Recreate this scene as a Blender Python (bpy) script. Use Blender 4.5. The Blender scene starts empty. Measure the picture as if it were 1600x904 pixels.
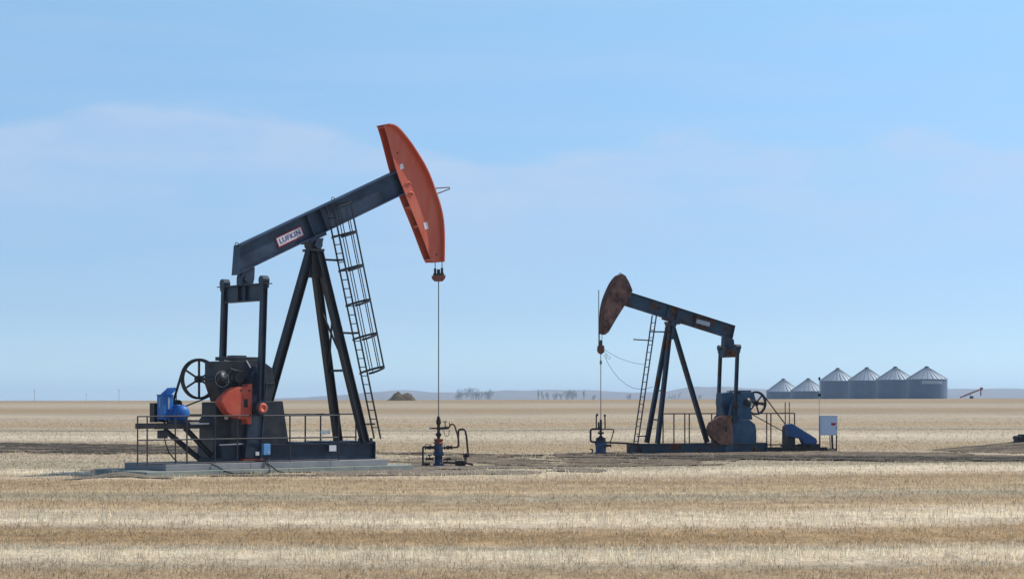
import bpy, bmesh, math, random
import numpy as np
from mathutils import Vector, Matrix, noise as mnoise
R = math.radians
rnd = random.Random(7)
scene = bpy.context.scene
col = scene.collection

# ------------------------------------------------------------------ camera
FOC, EYE, HOR = 3000.0, 2.35, 625.0       # focal length in photo pixels (1600 wide), eye height, horizon row
cam_d = bpy.data.cameras.new('camera')
cam_d.sensor_width = 36.0
cam_d.lens = FOC / 1600 * 36
cam_d.shift_y = (HOR - 452) / 1600
cam_d.clip_start = 0.5
cam_d.clip_end = 30000
cam = bpy.data.objects.new('camera', cam_d)
cam.location = (0, 0, EYE)
cam.rotation_euler = (R(90), 0, 0)
col.objects.link(cam)
scene.camera = cam

# ------------------------------------------------------------------ sky + sun
SUN_DIR = Vector((0.92, 0.39, 0)).normalized()
SUN_EL = R(47)
sun_vec = Vector((SUN_DIR.x * math.cos(SUN_EL), SUN_DIR.y * math.cos(SUN_EL), math.sin(SUN_EL)))
world = bpy.data.worlds.new('World')
scene.world = world
world.use_nodes = True
nt = world.node_tree
nt.nodes.clear()
def wn(t, **kw):
    n = nt.nodes.new(t)
    for k, v in kw.items():
        setattr(n, k, v)
    return n
sky = wn('ShaderNodeTexSky', sky_type='NISHITA')
sky.sun_disc = False
sky.sun_elevation = SUN_EL
sky.sun_rotation = math.atan2(SUN_DIR.x, SUN_DIR.y)
sky.altitude = 600
sky.air_density = 1.0
sky.dust_density = 0.2
sky.ozone_density = 3.5
gm = wn('ShaderNodeMix', data_type='RGBA', blend_type='MULTIPLY')
gm.inputs[0].default_value = 1.0
nt.links.new(sky.outputs[0], gm.inputs[6])
tc = wn('ShaderNodeTexCoord')
sep = wn('ShaderNodeSeparateXYZ')
nt.links.new(tc.outputs['Generated'], sep.inputs[0])
def wmath(op, a, b=None, clamp=False):
    n = wn('ShaderNodeMath', operation=op)
    n.use_clamp = clamp
    for i, v in enumerate((a, b)):
        if v is None: continue
        if isinstance(v, (int, float)): n.inputs[i].default_value = v
        else: nt.links.new(v, n.inputs[i])
    return n.outputs[0]
# clear-air colour of the real sky falls off with height; thin cloud sheet low over the horizon
el = wmath('MAXIMUM', sep.outputs['Z'], 0.0)
tint = wn('ShaderNodeValToRGB')
cr = tint.color_ramp
cr.elements[0].position = 0.0;  cr.elements[0].color = (0.62, 0.93, 1.55, 1)
cr.elements[1].position = 0.45; cr.elements[1].color = (1.0, 1.0, 1.0, 1)
for p_, c_ in ((0.02, (0.64, 0.86, 1.25)), (0.045, (0.64, 0.78, 1.08)), (0.08, (0.71, 0.83, 1.02)), (0.13, (0.86, 0.99, 1.08)), (0.16, (0.97, 1.08, 1.13)), (0.22, (1.15, 1.28, 1.20))):
    e = cr.elements.new(p_); e.color = (*c_, 1)
nt.links.new(el, tint.inputs[0])
nt.links.new(tint.outputs[0], gm.inputs[7])
# cloud mask: upper edge wavers with azimuth, soft texture inside
mapc = wn('ShaderNodeMapping'); mapc.inputs['Scale'].default_value = (14.0, 1.0, 40.0); mapc.inputs['Location'].default_value = (3.9, 0, 0.4)
nt.links.new(tc.outputs['Generated'], mapc.inputs[0])
nz = wn('ShaderNodeTexNoise'); nz.inputs['Scale'].default_value = 1.0; nz.inputs['Detail'].default_value = 8; nz.inputs['Roughness'].default_value = 0.55
nt.links.new(mapc.outputs[0], nz.inputs['Vector'])
az = wmath('DIVIDE', wmath('ADD', sep.outputs['X'], 0.30), 0.60, True)
ne = wn('ShaderNodeValToRGB'); ne.color_ramp.interpolation = 'B_SPLINE'
_top = [(-300, .132), (0, .141), (100, .145), (190, .155), (280, .150), (360, .153), (440, .147), (530, .141), (600, .138), (680, .127), (800, .124), (900, .129), (1000, .139), (1050, .143), (1150, .139), (1260, .133), (1370, .138), (1470, .137), (1600, .127), (1900, .135)]
ne.color_ramp.elements[0].position = 0; ne.color_ramp.elements[0].color = (_top[0][1] * 4,) * 3 + (1,)
ne.color_ramp.elements[1].position = 1; ne.color_ramp.elements[1].color = (_top[-1][1] * 4,) * 3 + (1,)
for a_, b_ in _top[1:-1]:
    q_ = ne.color_ramp.elements.new(((a_ - 800) / 3000 + .30) / .60); q_.color = (b_ * 4,) * 3 + (1,)
nt.links.new(az, ne.inputs[0])
edge = wmath('MULTIPLY', ne.outputs[0], 0.25)
diff = wmath('SUBTRACT', edge, el)                      # > 0 below the cloud's upper edge
diff = wmath('ADD', diff, wmath('MULTIPLY', wmath('SUBTRACT', nz.outputs[0], 0.5), 0.022))
m1 = wmath('MULTIPLY', diff, 130.0, True)                # crisp-ish top
m2 = wmath('SUBTRACT', 1.0, wmath('MULTIPLY', diff, 13.0, True))   # fades out downwards
m = wmath('MULTIPLY', wmath('MULTIPLY', m1, m2), wmath('MULTIPLY', wmath('SUBTRACT', nz.outputs[0], 0.22), 1.5))
m = wmath('MULTIPLY', m, 1.1, True)
wisp = wn('ShaderNodeMapping'); wisp.inputs['Scale'].default_value = (5.0, 1.0, 55.0)
nt.links.new(tc.outputs['Generated'], wisp.inputs[0])
nw = wn('ShaderNodeTexNoise'); nw.inputs['Scale'].default_value = 1.0; nw.inputs['Detail'].default_value = 7
nt.links.new(wisp.outputs[0], nw.inputs['Vector'])
m = wmath('ADD', m, wmath('MULTIPLY', wmath('SUBTRACT', nw.outputs[0], 0.42), 0.55, True), True)
cl = wn('ShaderNodeMix', data_type='RGBA')
CLOUD = (4.4, 5.2, 6.75, 1)
cl.inputs[7].default_value = CLOUD
nt.links.new(m, cl.inputs[0])
nt.links.new(gm.outputs[2], cl.inputs[6])
bg = wn('ShaderNodeBackground')
bg.inputs['Strength'].default_value = 0.128
nt.links.new(cl.outputs[2], bg.inputs[0])
out = wn('ShaderNodeOutputWorld')
nt.links.new(bg.outputs[0], out.inputs[0])

sun_d = bpy.data.lights.new('sun', 'SUN')
sun_d.energy = 4.8
sun_d.angle = R(0.53)
sun_d.color = (1.0, 0.95, 0.87)
sun = bpy.data.objects.new('sun', sun_d)
sun.rotation_euler = sun_vec.to_track_quat('Z', 'Y').to_euler()
sun.location = (40, 30, 60)
col.objects.link(sun)
vs = scene.view_settings
vs.view_transform = 'Standard'; vs.look = 'None'; vs.exposure = 0.0; vs.gamma = 1.0
vs.use_curve_mapping = False

# ------------------------------------------------------------------ helpers
def tag(o, label=None, cat=None, group=None, kind=None):
    if label: o['label'] = label
    if cat: o['category'] = cat
    if group: o['group'] = group
    if kind: o['kind'] = kind
    return o
def empty(name, loc=(0, 0, 0), rz=0.0, label=None, cat=None, group=None):
    o = bpy.data.objects.new(name, None)
    o.empty_display_size = 0.3
    o.location = loc; o.rotation_euler = (0, 0, rz)
    col.objects.link(o)
    return tag(o, label, cat, group)
def copy_tree(o, parent=None):
    c = o.copy(); col.objects.link(c)
    if parent is not None: c.parent = parent
    for ch in [k for k in bpy.data.objects if k.parent == o]:
        copy_tree(ch, c)
    return c

class MB:
    def __init__(self):
        self.v = []; self.f = []; self.s = []
    def add(self, vs_, fs, smooth=False):
        b = len(self.v)
        self.v += [tuple(p) for p in vs_]
        self.f += [tuple(b + i for i in f) for f in fs]
        self.s += [smooth] * len(fs)
        return self
    def box(self, c, s, rot=None):
        hx, hy, hz = s[0] / 2, s[1] / 2, s[2] / 2
        P = [Vector((x, y, z)) for x in (-hx, hx) for y in (-hy, hy) for z in (-hz, hz)]
        if rot is not None: P = [rot @ p for p in P]
        P = [p + Vector(c) for p in P]
        return self.add(P, [(0, 1, 3, 2), (4, 6, 7, 5), (0, 4, 5, 1), (2, 3, 7, 6), (0, 2, 6, 4), (1, 5, 7, 3)])
    def frame(self, a, b, up=(0, 0, 1)):
        a = Vector(a); b = Vector(b); x = (b - a); L = x.length; x.normalize()
        u = Vector(up); y = u.cross(x)
        if y.length < 1e-4: y = Vector((0, 1, 0)).cross(x)
        y.normalize(); z = x.cross(y)
        return a, b, L, Matrix((x, y, z)).transposed()
    def bar(self, a, b, w, h, up=(0, 0, 1)):
        a, b, L, M = self.frame(a, b, up)
        return self.box((a + b) / 2, (L, w, h), M)
    def ibeam(self, a, b, w, d, tf=0.03, tw=0.02, up=(0, 0, 1)):
        a, b, L, M = self.frame(a, b, up)
        c = (a + b) / 2
        z = M @ Vector((0, 0, 1))
        self.box(c + z * (d / 2 - tf / 2), (L, w, tf), M)
        self.box(c - z * (d / 2 - tf / 2), (L, w, tf), M)
        self.box(c, (L - 0.002, tw, d - 2 * tf), M)
        return self
    def cyl(self, a, b, r, r2=None, n=14, smooth=True, caps=True):
        if r2 is None: r2 = r
        a, b, L, M = self.frame(a, b)
        P = []
        for k in range(n):
            t = 2 * math.pi * k / n
            d = M @ Vector((0, math.cos(t), math.sin(t)))
            P.append(a + d * r); P.append(b + d * r2)
        F = [(2 * k, 2 * k + 1, (2 * k + 3) % (2 * n), (2 * k + 2) % (2 * n)) for k in range(n)]
        self.add(P, F, smooth)
        if caps:
            self.add([P[2 * k] for k in range(n)], [tuple(range(n))])
            self.add([P[2 * k + 1] for k in range(n)], [tuple(reversed(range(n)))])
        return self
    def path(self, pts, r, n=8):
        pts = [Vector(p) for p in pts]
        rings = []; prev = None
        for i, p in enumerate(pts):
            d = (pts[min(i + 1, len(pts) - 1)] - pts[max(i - 1, 0)]).normalized()
            if prev is None:
                u = Vector((0, 0, 1)) if abs(d.z) < 0.9 else Vector((0, 1, 0))
                s_ = d.cross(u).normalized()
            else:
                s_ = (prev - d * prev.dot(d)).normalized()
            prev = s_; t = d.cross(s_)
            rings.append([p + (s_ * math.cos(2 * math.pi * k / n) + t * math.sin(2 * math.pi * k / n)) * r for k in range(n)])
        P = [q for ring in rings for q in ring]
        F = []
        for i in range(len(pts) - 1):
            for k in range(n):
                F.append((i * n + k, i * n + (k + 1) % n, (i + 1) * n + (k + 1) % n, (i + 1) * n + k))
        self.add(P, F, True)
        self.add(rings[0], [tuple(reversed(range(n)))]); self.add(rings[-1], [tuple(range(n))])
        return self
    def prism(self, poly, y0, y1):
        """poly: list of (x, z); extruded along local y"""
        n = len(poly)
        P = [Vector((x, y0, z)) for x, z in poly] + [Vector((x, y1, z)) for x, z in poly]
        F = [tuple(range(n)), tuple(reversed(range(n, 2 * n)))]
        F += [(i, i + n, (i + 1) % n + n, (i + 1) % n) for i in range(n)]
        return self.add(P, F)
    def prism_x(self, poly, x0, x1):
        n = len(poly)
        P = [Vector((x0, y, z)) for y, z in poly] + [Vector((x1, y, z)) for y, z in poly]
        F = [tuple(range(n)), tuple(reversed(range(n, 2 * n)))]
        F += [(i, i + n, (i + 1) % n + n, (i + 1) % n) for i in range(n)]
        return self.add(P, F)
    def lathe(self, prof, c, n=20, axis='z', smooth=True):
        """prof: list of (r, h)"""
        P = []
        for r, h in prof:
            for k in range(n):
                t = 2 * math.pi * k / n
                if axis == 'z': q = Vector((r * math.cos(t), r * math.sin(t), h))
                elif axis == 'y': q = Vector((r * math.cos(t), h, r * math.sin(t)))
                else: q = Vector((h, r * math.cos(t), r * math.sin(t)))
                P.append(q + Vector(c))
        F = []
        for i in range(len(prof) - 1):
            for k in range(n):
                F.append((i * n + k, i * n + (k + 1) % n, (i + 1) * n + (k + 1) % n, (i + 1) * n + k))
        self.add(P, F, smooth)
        self.add(P[:n], [tuple(range(n))]); self.add(P[-n:], [tuple(range(n))])
        return self
    def torus(self, c, r, t, n=28, m=8, axis='y', w=None):
        w = w or t
        P = []
        for i in range(n):
            a = 2 * math.pi * i / n
            for j in range(m):
                b = 2 * math.pi * j / m
                rr = r + t * math.cos(b); h = w * math.sin(b)
                if axis == 'y': P.append(Vector((rr * math.cos(a), h, rr * math.sin(a))) + Vector(c))
                else: P.append(Vector((rr * math.cos(a), rr * math.sin(a), h)) + Vector(c))
        F = [(i * m + j, ((i + 1) % n) * m + j, ((i + 1) % n) * m + (j + 1) % m, i * m + (j + 1) % m) for i in range(n) for j in range(m)]
        return self.add(P, F, True)
    def build(self, name, m, parent=None, bevel=0):
        me = bpy.data.meshes.new(name)
        me.from_pydata([tuple(p) for p in self.v], [], self.f)
        me.polygons.foreach_set('use_smooth', self.s)
        bm = bmesh.new(); bm.from_mesh(me)
        bmesh.ops.recalc_face_normals(bm, faces=bm.faces)
        bm.to_mesh(me); bm.free()
        if m is not None: me.materials.append(m)
        o = bpy.data.objects.new(name, me)
        col.objects.link(o)
        if parent is not None: o.parent = parent
        if bevel:
            md = o.modifiers.new('bevel', 'BEVEL'); md.width = bevel; md.segments = 2; md.limit_method = 'ANGLE'; md.angle_limit = R(40)
        return o

# ------------------------------------------------------------------ materials
def mat(name, base, rough=0.5, metal=0.0, var=None, vscale=3.0, vamt=0.5, rust=0.0, rscale=2.2, bump=0.0, bscale=30.0, dust=0.0, streak=False, spec=0.32):
    m_ = bpy.data.materials.new(name); m_.use_nodes = True
    n = m_.node_tree; n.nodes.clear()
    def N(t, **kw):
        q = n.nodes.new(t)
        for k, v in kw.items(): setattr(q, k, v)
        return q
    o = N('ShaderNodeOutputMaterial'); b = N('ShaderNodeBsdfPrincipled')
    n.links.new(b.outputs[0], o.inputs[0])
    t = N('ShaderNodeTexCoord')
    mp = N('ShaderNodeMapping')
    n.links.new(t.outputs['Object'], mp.inputs[0])
    if streak: mp.inputs['Scale'].default_value = (1, 1, 0.25)
    n1 = N('ShaderNodeTexNoise'); n1.inputs['Scale'].default_value = vscale; n1.inputs['Detail'].default_value = 6; n1.inputs['Roughness'].default_value = 0.62
    n.links.new(mp.outputs[0], n1.inputs[0])
    v = var or tuple(min(1, c * 1.5 + 0.01) for c in base)
    r1 = N('ShaderNodeMapRange'); r1.inputs[1].default_value = 0.35; r1.inputs[2].default_value = 0.7; r1.inputs[4].default_value = vamt
    n.links.new(n1.outputs[0], r1.inputs[0])
    mx = N('ShaderNodeMix', data_type='RGBA'); mx.inputs[6].default_value = (*base, 1); mx.inputs[7].default_value = (*v, 1)
    n.links.new(r1.outputs[0], mx.inputs[0])
    cur = mx.outputs[2]
    rough_s = None
    if rust > 0:
        n2 = N('ShaderNodeTexNoise'); n2.inputs['Scale'].default_value = rscale; n2.inputs['Detail'].default_value = 9; n2.inputs['Roughness'].default_value = 0.7
        n.links.new(mp.outputs[0], n2.inputs[0])
        r2 = N('ShaderNodeMapRange'); r2.inputs[1].default_value = 0.72 - 0.4 * rust; r2.inputs[2].default_value = 0.80 - 0.4 * rust
        n.links.new(n2.outputs[0], r2.inputs[0])
        n3 = N('ShaderNodeTexNoise'); n3.inputs['Scale'].default_value = rscale * 6; n3.inputs['Detail'].default_value = 4
        n.links.new(mp.outputs[0], n3.inputs[0])
        rr = N('ShaderNodeValToRGB')
        rr.color_ramp.elements[0].position = 0.35; rr.color_ramp.elements[0].color = (0.035, 0.014, 0.008, 1)
        rr.color_ramp.elements[1].position = 0.68; rr.color_ramp.elements[1].color = (0.17, 0.06, 0.025, 1)
        n.links.new(n3.outputs[0], rr.inputs[0])
        m2 = N('ShaderNodeMix', data_type='RGBA')
        n.links.new(r2.outputs[0], m2.inputs[0]); n.links.new(cur, m2.inputs[6]); n.links.new(rr.outputs[0], m2.inputs[7])
        cur = m2.outputs[2]
        r3 = N('ShaderNodeMapRange'); r3.inputs[3].default_value = rough; r3.inputs[4].default_value = 0.9
        n.links.new(r2.outputs[0], r3.inputs[0]); rough_s = r3.outputs[0]
    n.links.new(cur, b.inputs['Base Color'])
    b.inputs['Roughness'].default_value = rough
    if rough_s: n.links.new(rough_s, b.inputs['Roughness'])
    b.inputs['Metallic'].default_value = metal
    b.inputs['Specular IOR Level'].default_value = spec
    if bump > 0:
        nb = N('ShaderNodeTexNoise'); nb.inputs['Scale'].default_value = bscale; nb.inputs['Detail'].default_value = 5
        n.links.new(mp.outputs[0], nb.inputs[0])
        bp = N('ShaderNodeBump'); bp.inputs['Strength'].default_value = bump; bp.inputs['Distance'].default_value = 0.02
        n.links.new(nb.outputs[0], bp.inputs['Height']); n.links.new(bp.outputs[0], b.inputs['Normal'])
    return m_

M = {}
M['navy'] = mat('navy_paint', (0.009, 0.016, 0.034), 0.42, var=(0.035, 0.052, 0.085), vscale=1.6, vamt=0.8, rust=0.16, rscale=3.0, bump=0.1)
M['beam_navy'] = mat('scuffed_navy_paint', (0.008, 0.014, 0.030), 0.42, var=(0.055, 0.09, 0.155), vscale=1.3, vamt=0.7, rust=0.10, rscale=3.0, bump=0.12, bscale=12)
M['leg_dark'] = mat('weathered_dark_paint', (0.010, 0.013, 0.022), 0.45, var=(0.045, 0.036, 0.032), vscale=2.2, vamt=0.8, rust=0.22, streak=True, bump=0.1)
M['black'] = mat('black_steel', (0.010, 0.011, 0.014), 0.5, var=(0.03, 0.03, 0.034), vamt=0.6, bump=0.1)
M['gear'] = mat('dark_gearbox_paint', (0.008, 0.011, 0.017), 0.45, var=(0.04, 0.042, 0.05), vscale=2.5, vamt=0.8, rust=0.14, bump=0.2, bscale=14)
M['red'] = mat('orange_red_paint', (0.56, 0.085, 0.038), 0.5, var=(0.60, 0.18, 0.11), vscale=1.6, vamt=0.9, rust=0.07, rscale=3.5, streak=True, bump=0.06, bscale=10)
M['red_weight'] = mat('red_counterweight_paint', (0.46, 0.06, 0.035), 0.5, var=(0.55, 0.12, 0.06), vscale=2.5, vamt=0.8, rust=0.07, bump=0.15)
M['blue'] = mat('bright_blue_paint', (0.010, 0.11, 0.42), 0.5, var=(0.04, 0.20, 0.50), vscale=2.5, vamt=0.9, rust=0.06, rscale=5, bump=0.12)
M['dull_blue'] = mat('dull_blue_paint', (0.012, 0.06, 0.19), 0.5, var=(0.03, 0.10, 0.25), vscale=2, vamt=0.9, rust=0.12, rscale=4, bump=0.12)
M['box_blue'] = mat('light_blue_box_paint', (0.10, 0.28, 0.55), 0.4, var=(0.17, 0.36, 0.62), vamt=0.6)
M['old_blue'] = mat('old_blue_paint', (0.012, 0.028, 0.052), 0.5, var=(0.038, 0.068, 0.11), vscale=1.8, vamt=0.9, rust=0.52, rscale=1.8, bump=0.15)
M['old_blue_clean'] = mat('old_blue_base_paint', (0.020, 0.060, 0.11), 0.5, var=(0.05, 0.12, 0.19), vscale=2.0, vamt=0.9, rust=0.33, rscale=2.4, bump=0.15)
M['old_beam'] = mat('rust_washed_blue_beam', (0.016, 0.042, 0.075), 0.55, var=(0.045, 0.09, 0.14), vscale=1.6, vamt=0.9, rust=0.62, rscale=1.1, bump=0.15)
M['rust'] = mat('rusted_steel', (0.075, 0.026, 0.016), 0.8, var=(0.20, 0.085, 0.05), vscale=2.4, vamt=1.0, bump=0.3, bscale=20)
M['rust_head'] = mat('rusted_head_plate', (0.055, 0.020, 0.017), 0.75, var=(0.42, 0.22, 0.16), vscale=1.7, vamt=0.75, bump=0.2, bscale=15)
M['rust_weight'] = mat('rust_brown_weight', (0.10, 0.045, 0.032), 0.8, var=(0.33, 0.15, 0.09), vscale=4.5, vamt=1.0, bump=0.3)
M['pipe_rust'] = mat('rusty_pipe_rail', (0.05, 0.022, 0.018), 0.75, var=(0.11, 0.05, 0.035), vscale=5, vamt=0.9)
M['rail'] = mat('grey_dark_rail', (0.022, 0.022, 0.028), 0.5, var=(0.06, 0.06, 0.07), vscale=4, vamt=0.8)
M['galv'] = mat('galvanised_steel', (0.42, 0.44, 0.46), 0.4, 0.6, var=(0.55, 0.56, 0.58), vscale=4, vamt=0.8)
M['cable'] = mat('steel_cable', (0.06, 0.055, 0.055), 0.5, 0.3)
M['rod'] = mat('polished_rod_steel', (0.16, 0.13, 0.12), 0.35, 0.7)
M['rubber'] = mat('black_rubber', (0.012, 0.012, 0.013), 0.75)
M['well_blue'] = mat('wellhead_blue_paint', (0.014, 0.026, 0.058), 0.45, var=(0.07, 0.12, 0.23), vscale=5, vamt=0.9, rust=0.42, rscale=6)
M['well_dark'] = mat('oily_dark_iron', (0.014, 0.011, 0.012), 0.4, var=(0.05, 0.03, 0.028), vscale=8, vamt=0.9)
M['well_red'] = mat('rust_red_flange', (0.20, 0.045, 0.03), 0.6, var=(0.28, 0.09, 0.06), vscale=8, vamt=0.9)
M['concrete_a'] = mat('grey_concrete', (0.22, 0.225, 0.235), 0.85, var=(0.33, 0.32, 0.31), vscale=1.2, vamt=0.9, bump=0.4, bscale=18)
M['concrete_b'] = mat('greenish_concrete', (0.22, 0.25, 0.22), 0.85, var=(0.33, 0.35, 0.30), vscale=1.2, vamt=0.9, bump=0.4, bscale=18)
M['white'] = mat('white_plate', (0.72, 0.70, 0.71), 0.5, var=(0.6, 0.58, 0.6), vamt=0.5)
M['pale_sign'] = mat('faded_plate', (0.50, 0.52, 0.58), 0.5, var=(0.35, 0.38, 0.45), vamt=0.7)
M['sign_red'] = mat('sign_border_red', (0.30, 0.02, 0.04), 0.5)
M['sign_ink'] = mat('sign_ink', (0.09, 0.08, 0.22), 0.6)
M['cabinet'] = mat('pale_blue_cabinet', (0.58, 0.68, 0.80), 0.45, var=(0.66, 0.74, 0.82), vscale=2, vamt=0.6)
M['label_red'] = mat('red_label', (0.50, 0.02, 0.05), 0.5)
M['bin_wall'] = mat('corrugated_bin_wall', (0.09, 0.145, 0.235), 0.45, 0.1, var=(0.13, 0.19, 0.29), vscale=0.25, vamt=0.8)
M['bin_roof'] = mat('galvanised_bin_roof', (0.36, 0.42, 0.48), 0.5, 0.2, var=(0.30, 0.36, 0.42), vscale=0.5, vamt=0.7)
M['bin_rib'] = mat('dull_roof_rib', (0.15, 0.18, 0.22), 0.6)
M['bin_dark'] = mat('bin_cap_dark', (0.05, 0.06, 0.07), 0.6)
M['auger'] = mat('dark_red_auger', (0.26, 0.025, 0.025), 0.5, var=(0.2, 0.05, 0.04))
M['twig'] = mat('bare_grey_bark', (0.16, 0.13, 0.115), 0.9)
M['pile'] = mat('old_hay_heap', (0.06, 0.045, 0.025), 0.95, var=(0.13, 0.10, 0.055), vscale=2.2, vamt=1.0, bump=0.9, bscale=6)
M['pole'] = mat('grey_wood_pole', (0.22, 0.21, 0.20), 0.9)
M['hill'] = mat('dry_grass_hill', (0.18, 0.13, 0.13), 0.95, var=(0.10, 0.08, 0.09), vscale=0.006, vamt=1.0)
M['hill'].node_tree.nodes['Mapping'] if 'Mapping' in M['hill'].node_tree.nodes else None

# ------------------------------------------------------------------ terrain shape and field colours
def sstep(a, b, v):
    t = min(1, max(0, (v - a) / (b - a))); return t * t * (3 - 2 * t)
def terrain(x, y):
    xc = max(-160, min(160, x * 540 / max(y, 200)))
    crest = 2.53 + 0.36 * xc / 144
    if y <= 545:
        t = max(0, (y - 110) / 435.0)
        z = crest * (t * t * (3 - 2 * t) * 0.5 + t * 0.5 * min(1, t * 3))
    else:
        z = crest - 2.6 * sstep(560, 900, y)
    # the spill of soil at the near left corner of the pad, and the low ground before it
    z -= 0.10 * math.exp(-((x + 16) / 6) ** 2 - ((y - 57) / 4.5) ** 2)
    z += 0.20 * math.exp(-((x + 11.9) / 0.9) ** 2 - ((y - 58.4) / 0.45) ** 2)
    # bank at the right edge of the picture
    z += 0.55 * math.exp(-((x - 25.5) / 4.2) ** 2 - ((y - 88) / 4.0) ** 2)
    if 20 < y < 160:
        z += 0.05 * mnoise.noise(Vector((x * 0.07, y * 0.09, 3.3)))* sstep(20, 26, y)
    return z
def Yrow(py, z=0.0):            # distance at which flat field falls on a given row height below the eye line
    return FOC * (EYE - z) / (py - HOR)

Lc = (0.56, 0.455, 0.315); Lb = (0.70, 0.59, 0.42); Tc = (0.40, 0.29, 0.17); Oc = (0.39, 0.268, 0.14)
Gc = (0.395, 0.33, 0.225); Yc = (0.49, 0.37, 0.22); Dc = (0.17, 0.14, 0.11)
def dim(c, k): return tuple(v * k for v in c)
rows = [(1000, Tc), (905, Tc), (890, Tc), (882, Gc), (876, Lc), (868, Lb), (860, Lb), (855, Gc), (848, Tc), (844, Oc), (832, Oc), (825, Tc), (820, Lc), (812, Lb), (797, Lc),
        (794, Yc), (784, Tc), (774, Gc), (764, Yc), (750, Tc), (743, Lc), (736, Lb), (730, Gc), (722, Gc), (712, dim(Lc, .85)), (700, dim(Yc, .85)), (690, dim(Lc, .8)), (682, dim(Lb, .8)), (675, dim(Lc, .82)), (672, Dc), (670, Gc), (664, Tc), (656, Lc)]
def dim(c, k): return tuple(v * k for v in c)
rows_far = [(673.4, dim(Lc, .78)), (672.4, (.20, .155, .11)), (671.4, dim(Gc, .9)), (670, Gc), (664, Tc), (658, dim(Lc, .74)), (650, dim(Lc, .76)), (646, dim(Gc, .82)), (643, dim(Tc, .80)), (639, dim(Tc, .80)), (637, dim(Lc, .66)), (632, dim(Lc, .70)), (629.5, dim(Gc, .82)), (628, dim(Tc, .8))]  # far swaths dimmed in colour, partly in place of shade between straws
def tab_from(rs):
    K = []
    for py, c in rs:
        K.append((py, c))
    return K
def row_of(x, y):
    """height below the eye line over distance: a ground coordinate that counts the swaths evenly"""
    return HOR + FOC * (EYE - terrain(x, y)) / y
_py = np.array([p for p, c in rows[:-1]][::-1] , float)
all_rows = sorted([(p, c) for p, c in rows if p > 674] + rows_far, key=lambda q: q[0])
TP = np.array([p for p, c in all_rows]); TCc = np.array([c for p, c in all_rows])
def band_color(py):
    return np.stack([np.interp(py, TP, TCc[:, i]) for i in range(3)], -1)

# bare-soil areas: the track that runs from the left behind the units to the right, and the pad between the wells
track_c = [(-60, 112), (-26, 98), (-17, 92), (-6, 85.5), (0, 81), (7, 79.0), (13, 77.8), (21, 76.6), (40, 73.5)]
def track_y(x):
    return float(np.interp(x, [p[0] for p in track_c], [p[1] for p in track_c]))
def track_w(x):
    return float(np.interp(x, [-60, -26, -14, -6, 0, 7, 12, 24, 40], [18, 17, 11, 4, 6.5, 8, 8.5, 8.5, 9]))

def band_row(x, y, z):
    wob = 3.4 * mnoise.noise(Vector((x * 0.05 + 4, y * 0.012, 0))) + 1.2 * mnoise.noise(Vector((x * 0.23 + 9, y * 0.05, 2)))
    py = HOR + FOC * (EYE - z) / y
    return py + (py - HOR) * (0.02 * wob * min(1.0, 60 / y) + 0.055 * sstep(-1, 13, x))
def noise_edge(x, y, s=0.5, a=1.0):
    return a * mnoise.noise(Vector((x * s, y * s * 0.6, 7.1))) + 0.4 * a * mnoise.noise(Vector((x * s * 4, y * s * 3, 1.1)))
def soil_mask(x, y):
    """1 on bare soil"""
    if ((x + 11.9) / 1.7) ** 2 + ((y - 58.3) / .8) ** 2 < 1: return 2
    if mnoise.noise(Vector((x * 0.45, y * 0.30, 21.0))) > 0.24 - 0.12 * mnoise.noise(Vector((x * 2.5, y * 2.0, 3))) and -11 < x < 9: return 0
    d = abs(y - track_y(x)) - track_w(x) / 2 + noise_edge(x, y, 0.35, 1.6)
    if d < 0: return 1
    # worn pad round the wells
    if ((x - 2.2) / 7.0) ** 2 + ((y - 74) / 6.0) ** 2 + 0.3 * noise_edge(x, y, 0.5) < 1: return 1
    if ((x + 5.5) / 8.5) ** 2 + ((y - 64.5) / 5.0) ** 2 + 0.2 * noise_edge(x, y, 0.5) < 1 and y > 58.7 + 0.2 * (x + 6): return 2
    if ((x - 11) / 9.0) ** 2 + ((y - 83) / 5.0) ** 2 + 0.2 * noise_edge(x, y, 0.5) < 1: return 1
    if ((x - 25.5) / 6.0) ** 2 + ((y - 87) / 5.0) ** 2 + 0.3 * noise_edge(x, y, 0.5) < 1: return 1
    return 0

# ---- ground sheet: rows spaced finely near the camera and wide far away
ys = []
y = -60.0
while y < 9000:
    ys.append(y)
    y += 6 if y < 14 else (0.35 if y < 110 else max(1.0, (y * 0.010)) if y < 700 else y * 0.05)
ys.append(9000)
ts = np.linspace(-1, 1, 161)
gv = []; gcol = []
for yy in ys:
    hw = 60 + max(0, yy) * 0.62
    for t in ts:
        xx = hw * t * (0.35 + 0.65 * abs(t))
        gv.append((xx, yy, terrain(xx, yy) if yy < 900 else terrain(xx, 900)))
nx = len(ts)
gf = [(j * nx + i, j * nx + i + 1, (j + 1) * nx + i + 1, (j + 1) * nx + i) for j in range(len(ys) - 1) for i in range(nx - 1)]
gme = bpy.data.meshes.new('field')
gme.from_pydata(gv, [], gf)
gme.polygons.foreach_set('use_smooth', [True] * len(gf))
cols = np.ones((len(gv), 4), np.float32)
for k, (xx, yy, zz) in enumerate(gv):
    if yy < 14: c = np.array(Tc)
    else:
        c = band_color(band_row(xx, yy, zz))
    cols[k, :3] = c
ca = gme.color_attributes.new('swath', 'FLOAT_COLOR', 'POINT')
ca.data.foreach_set('color', cols.ravel())
field = bpy.data.objects.new('field', gme); col.objects.link(field)
tag(field, kind='structure')

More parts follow.
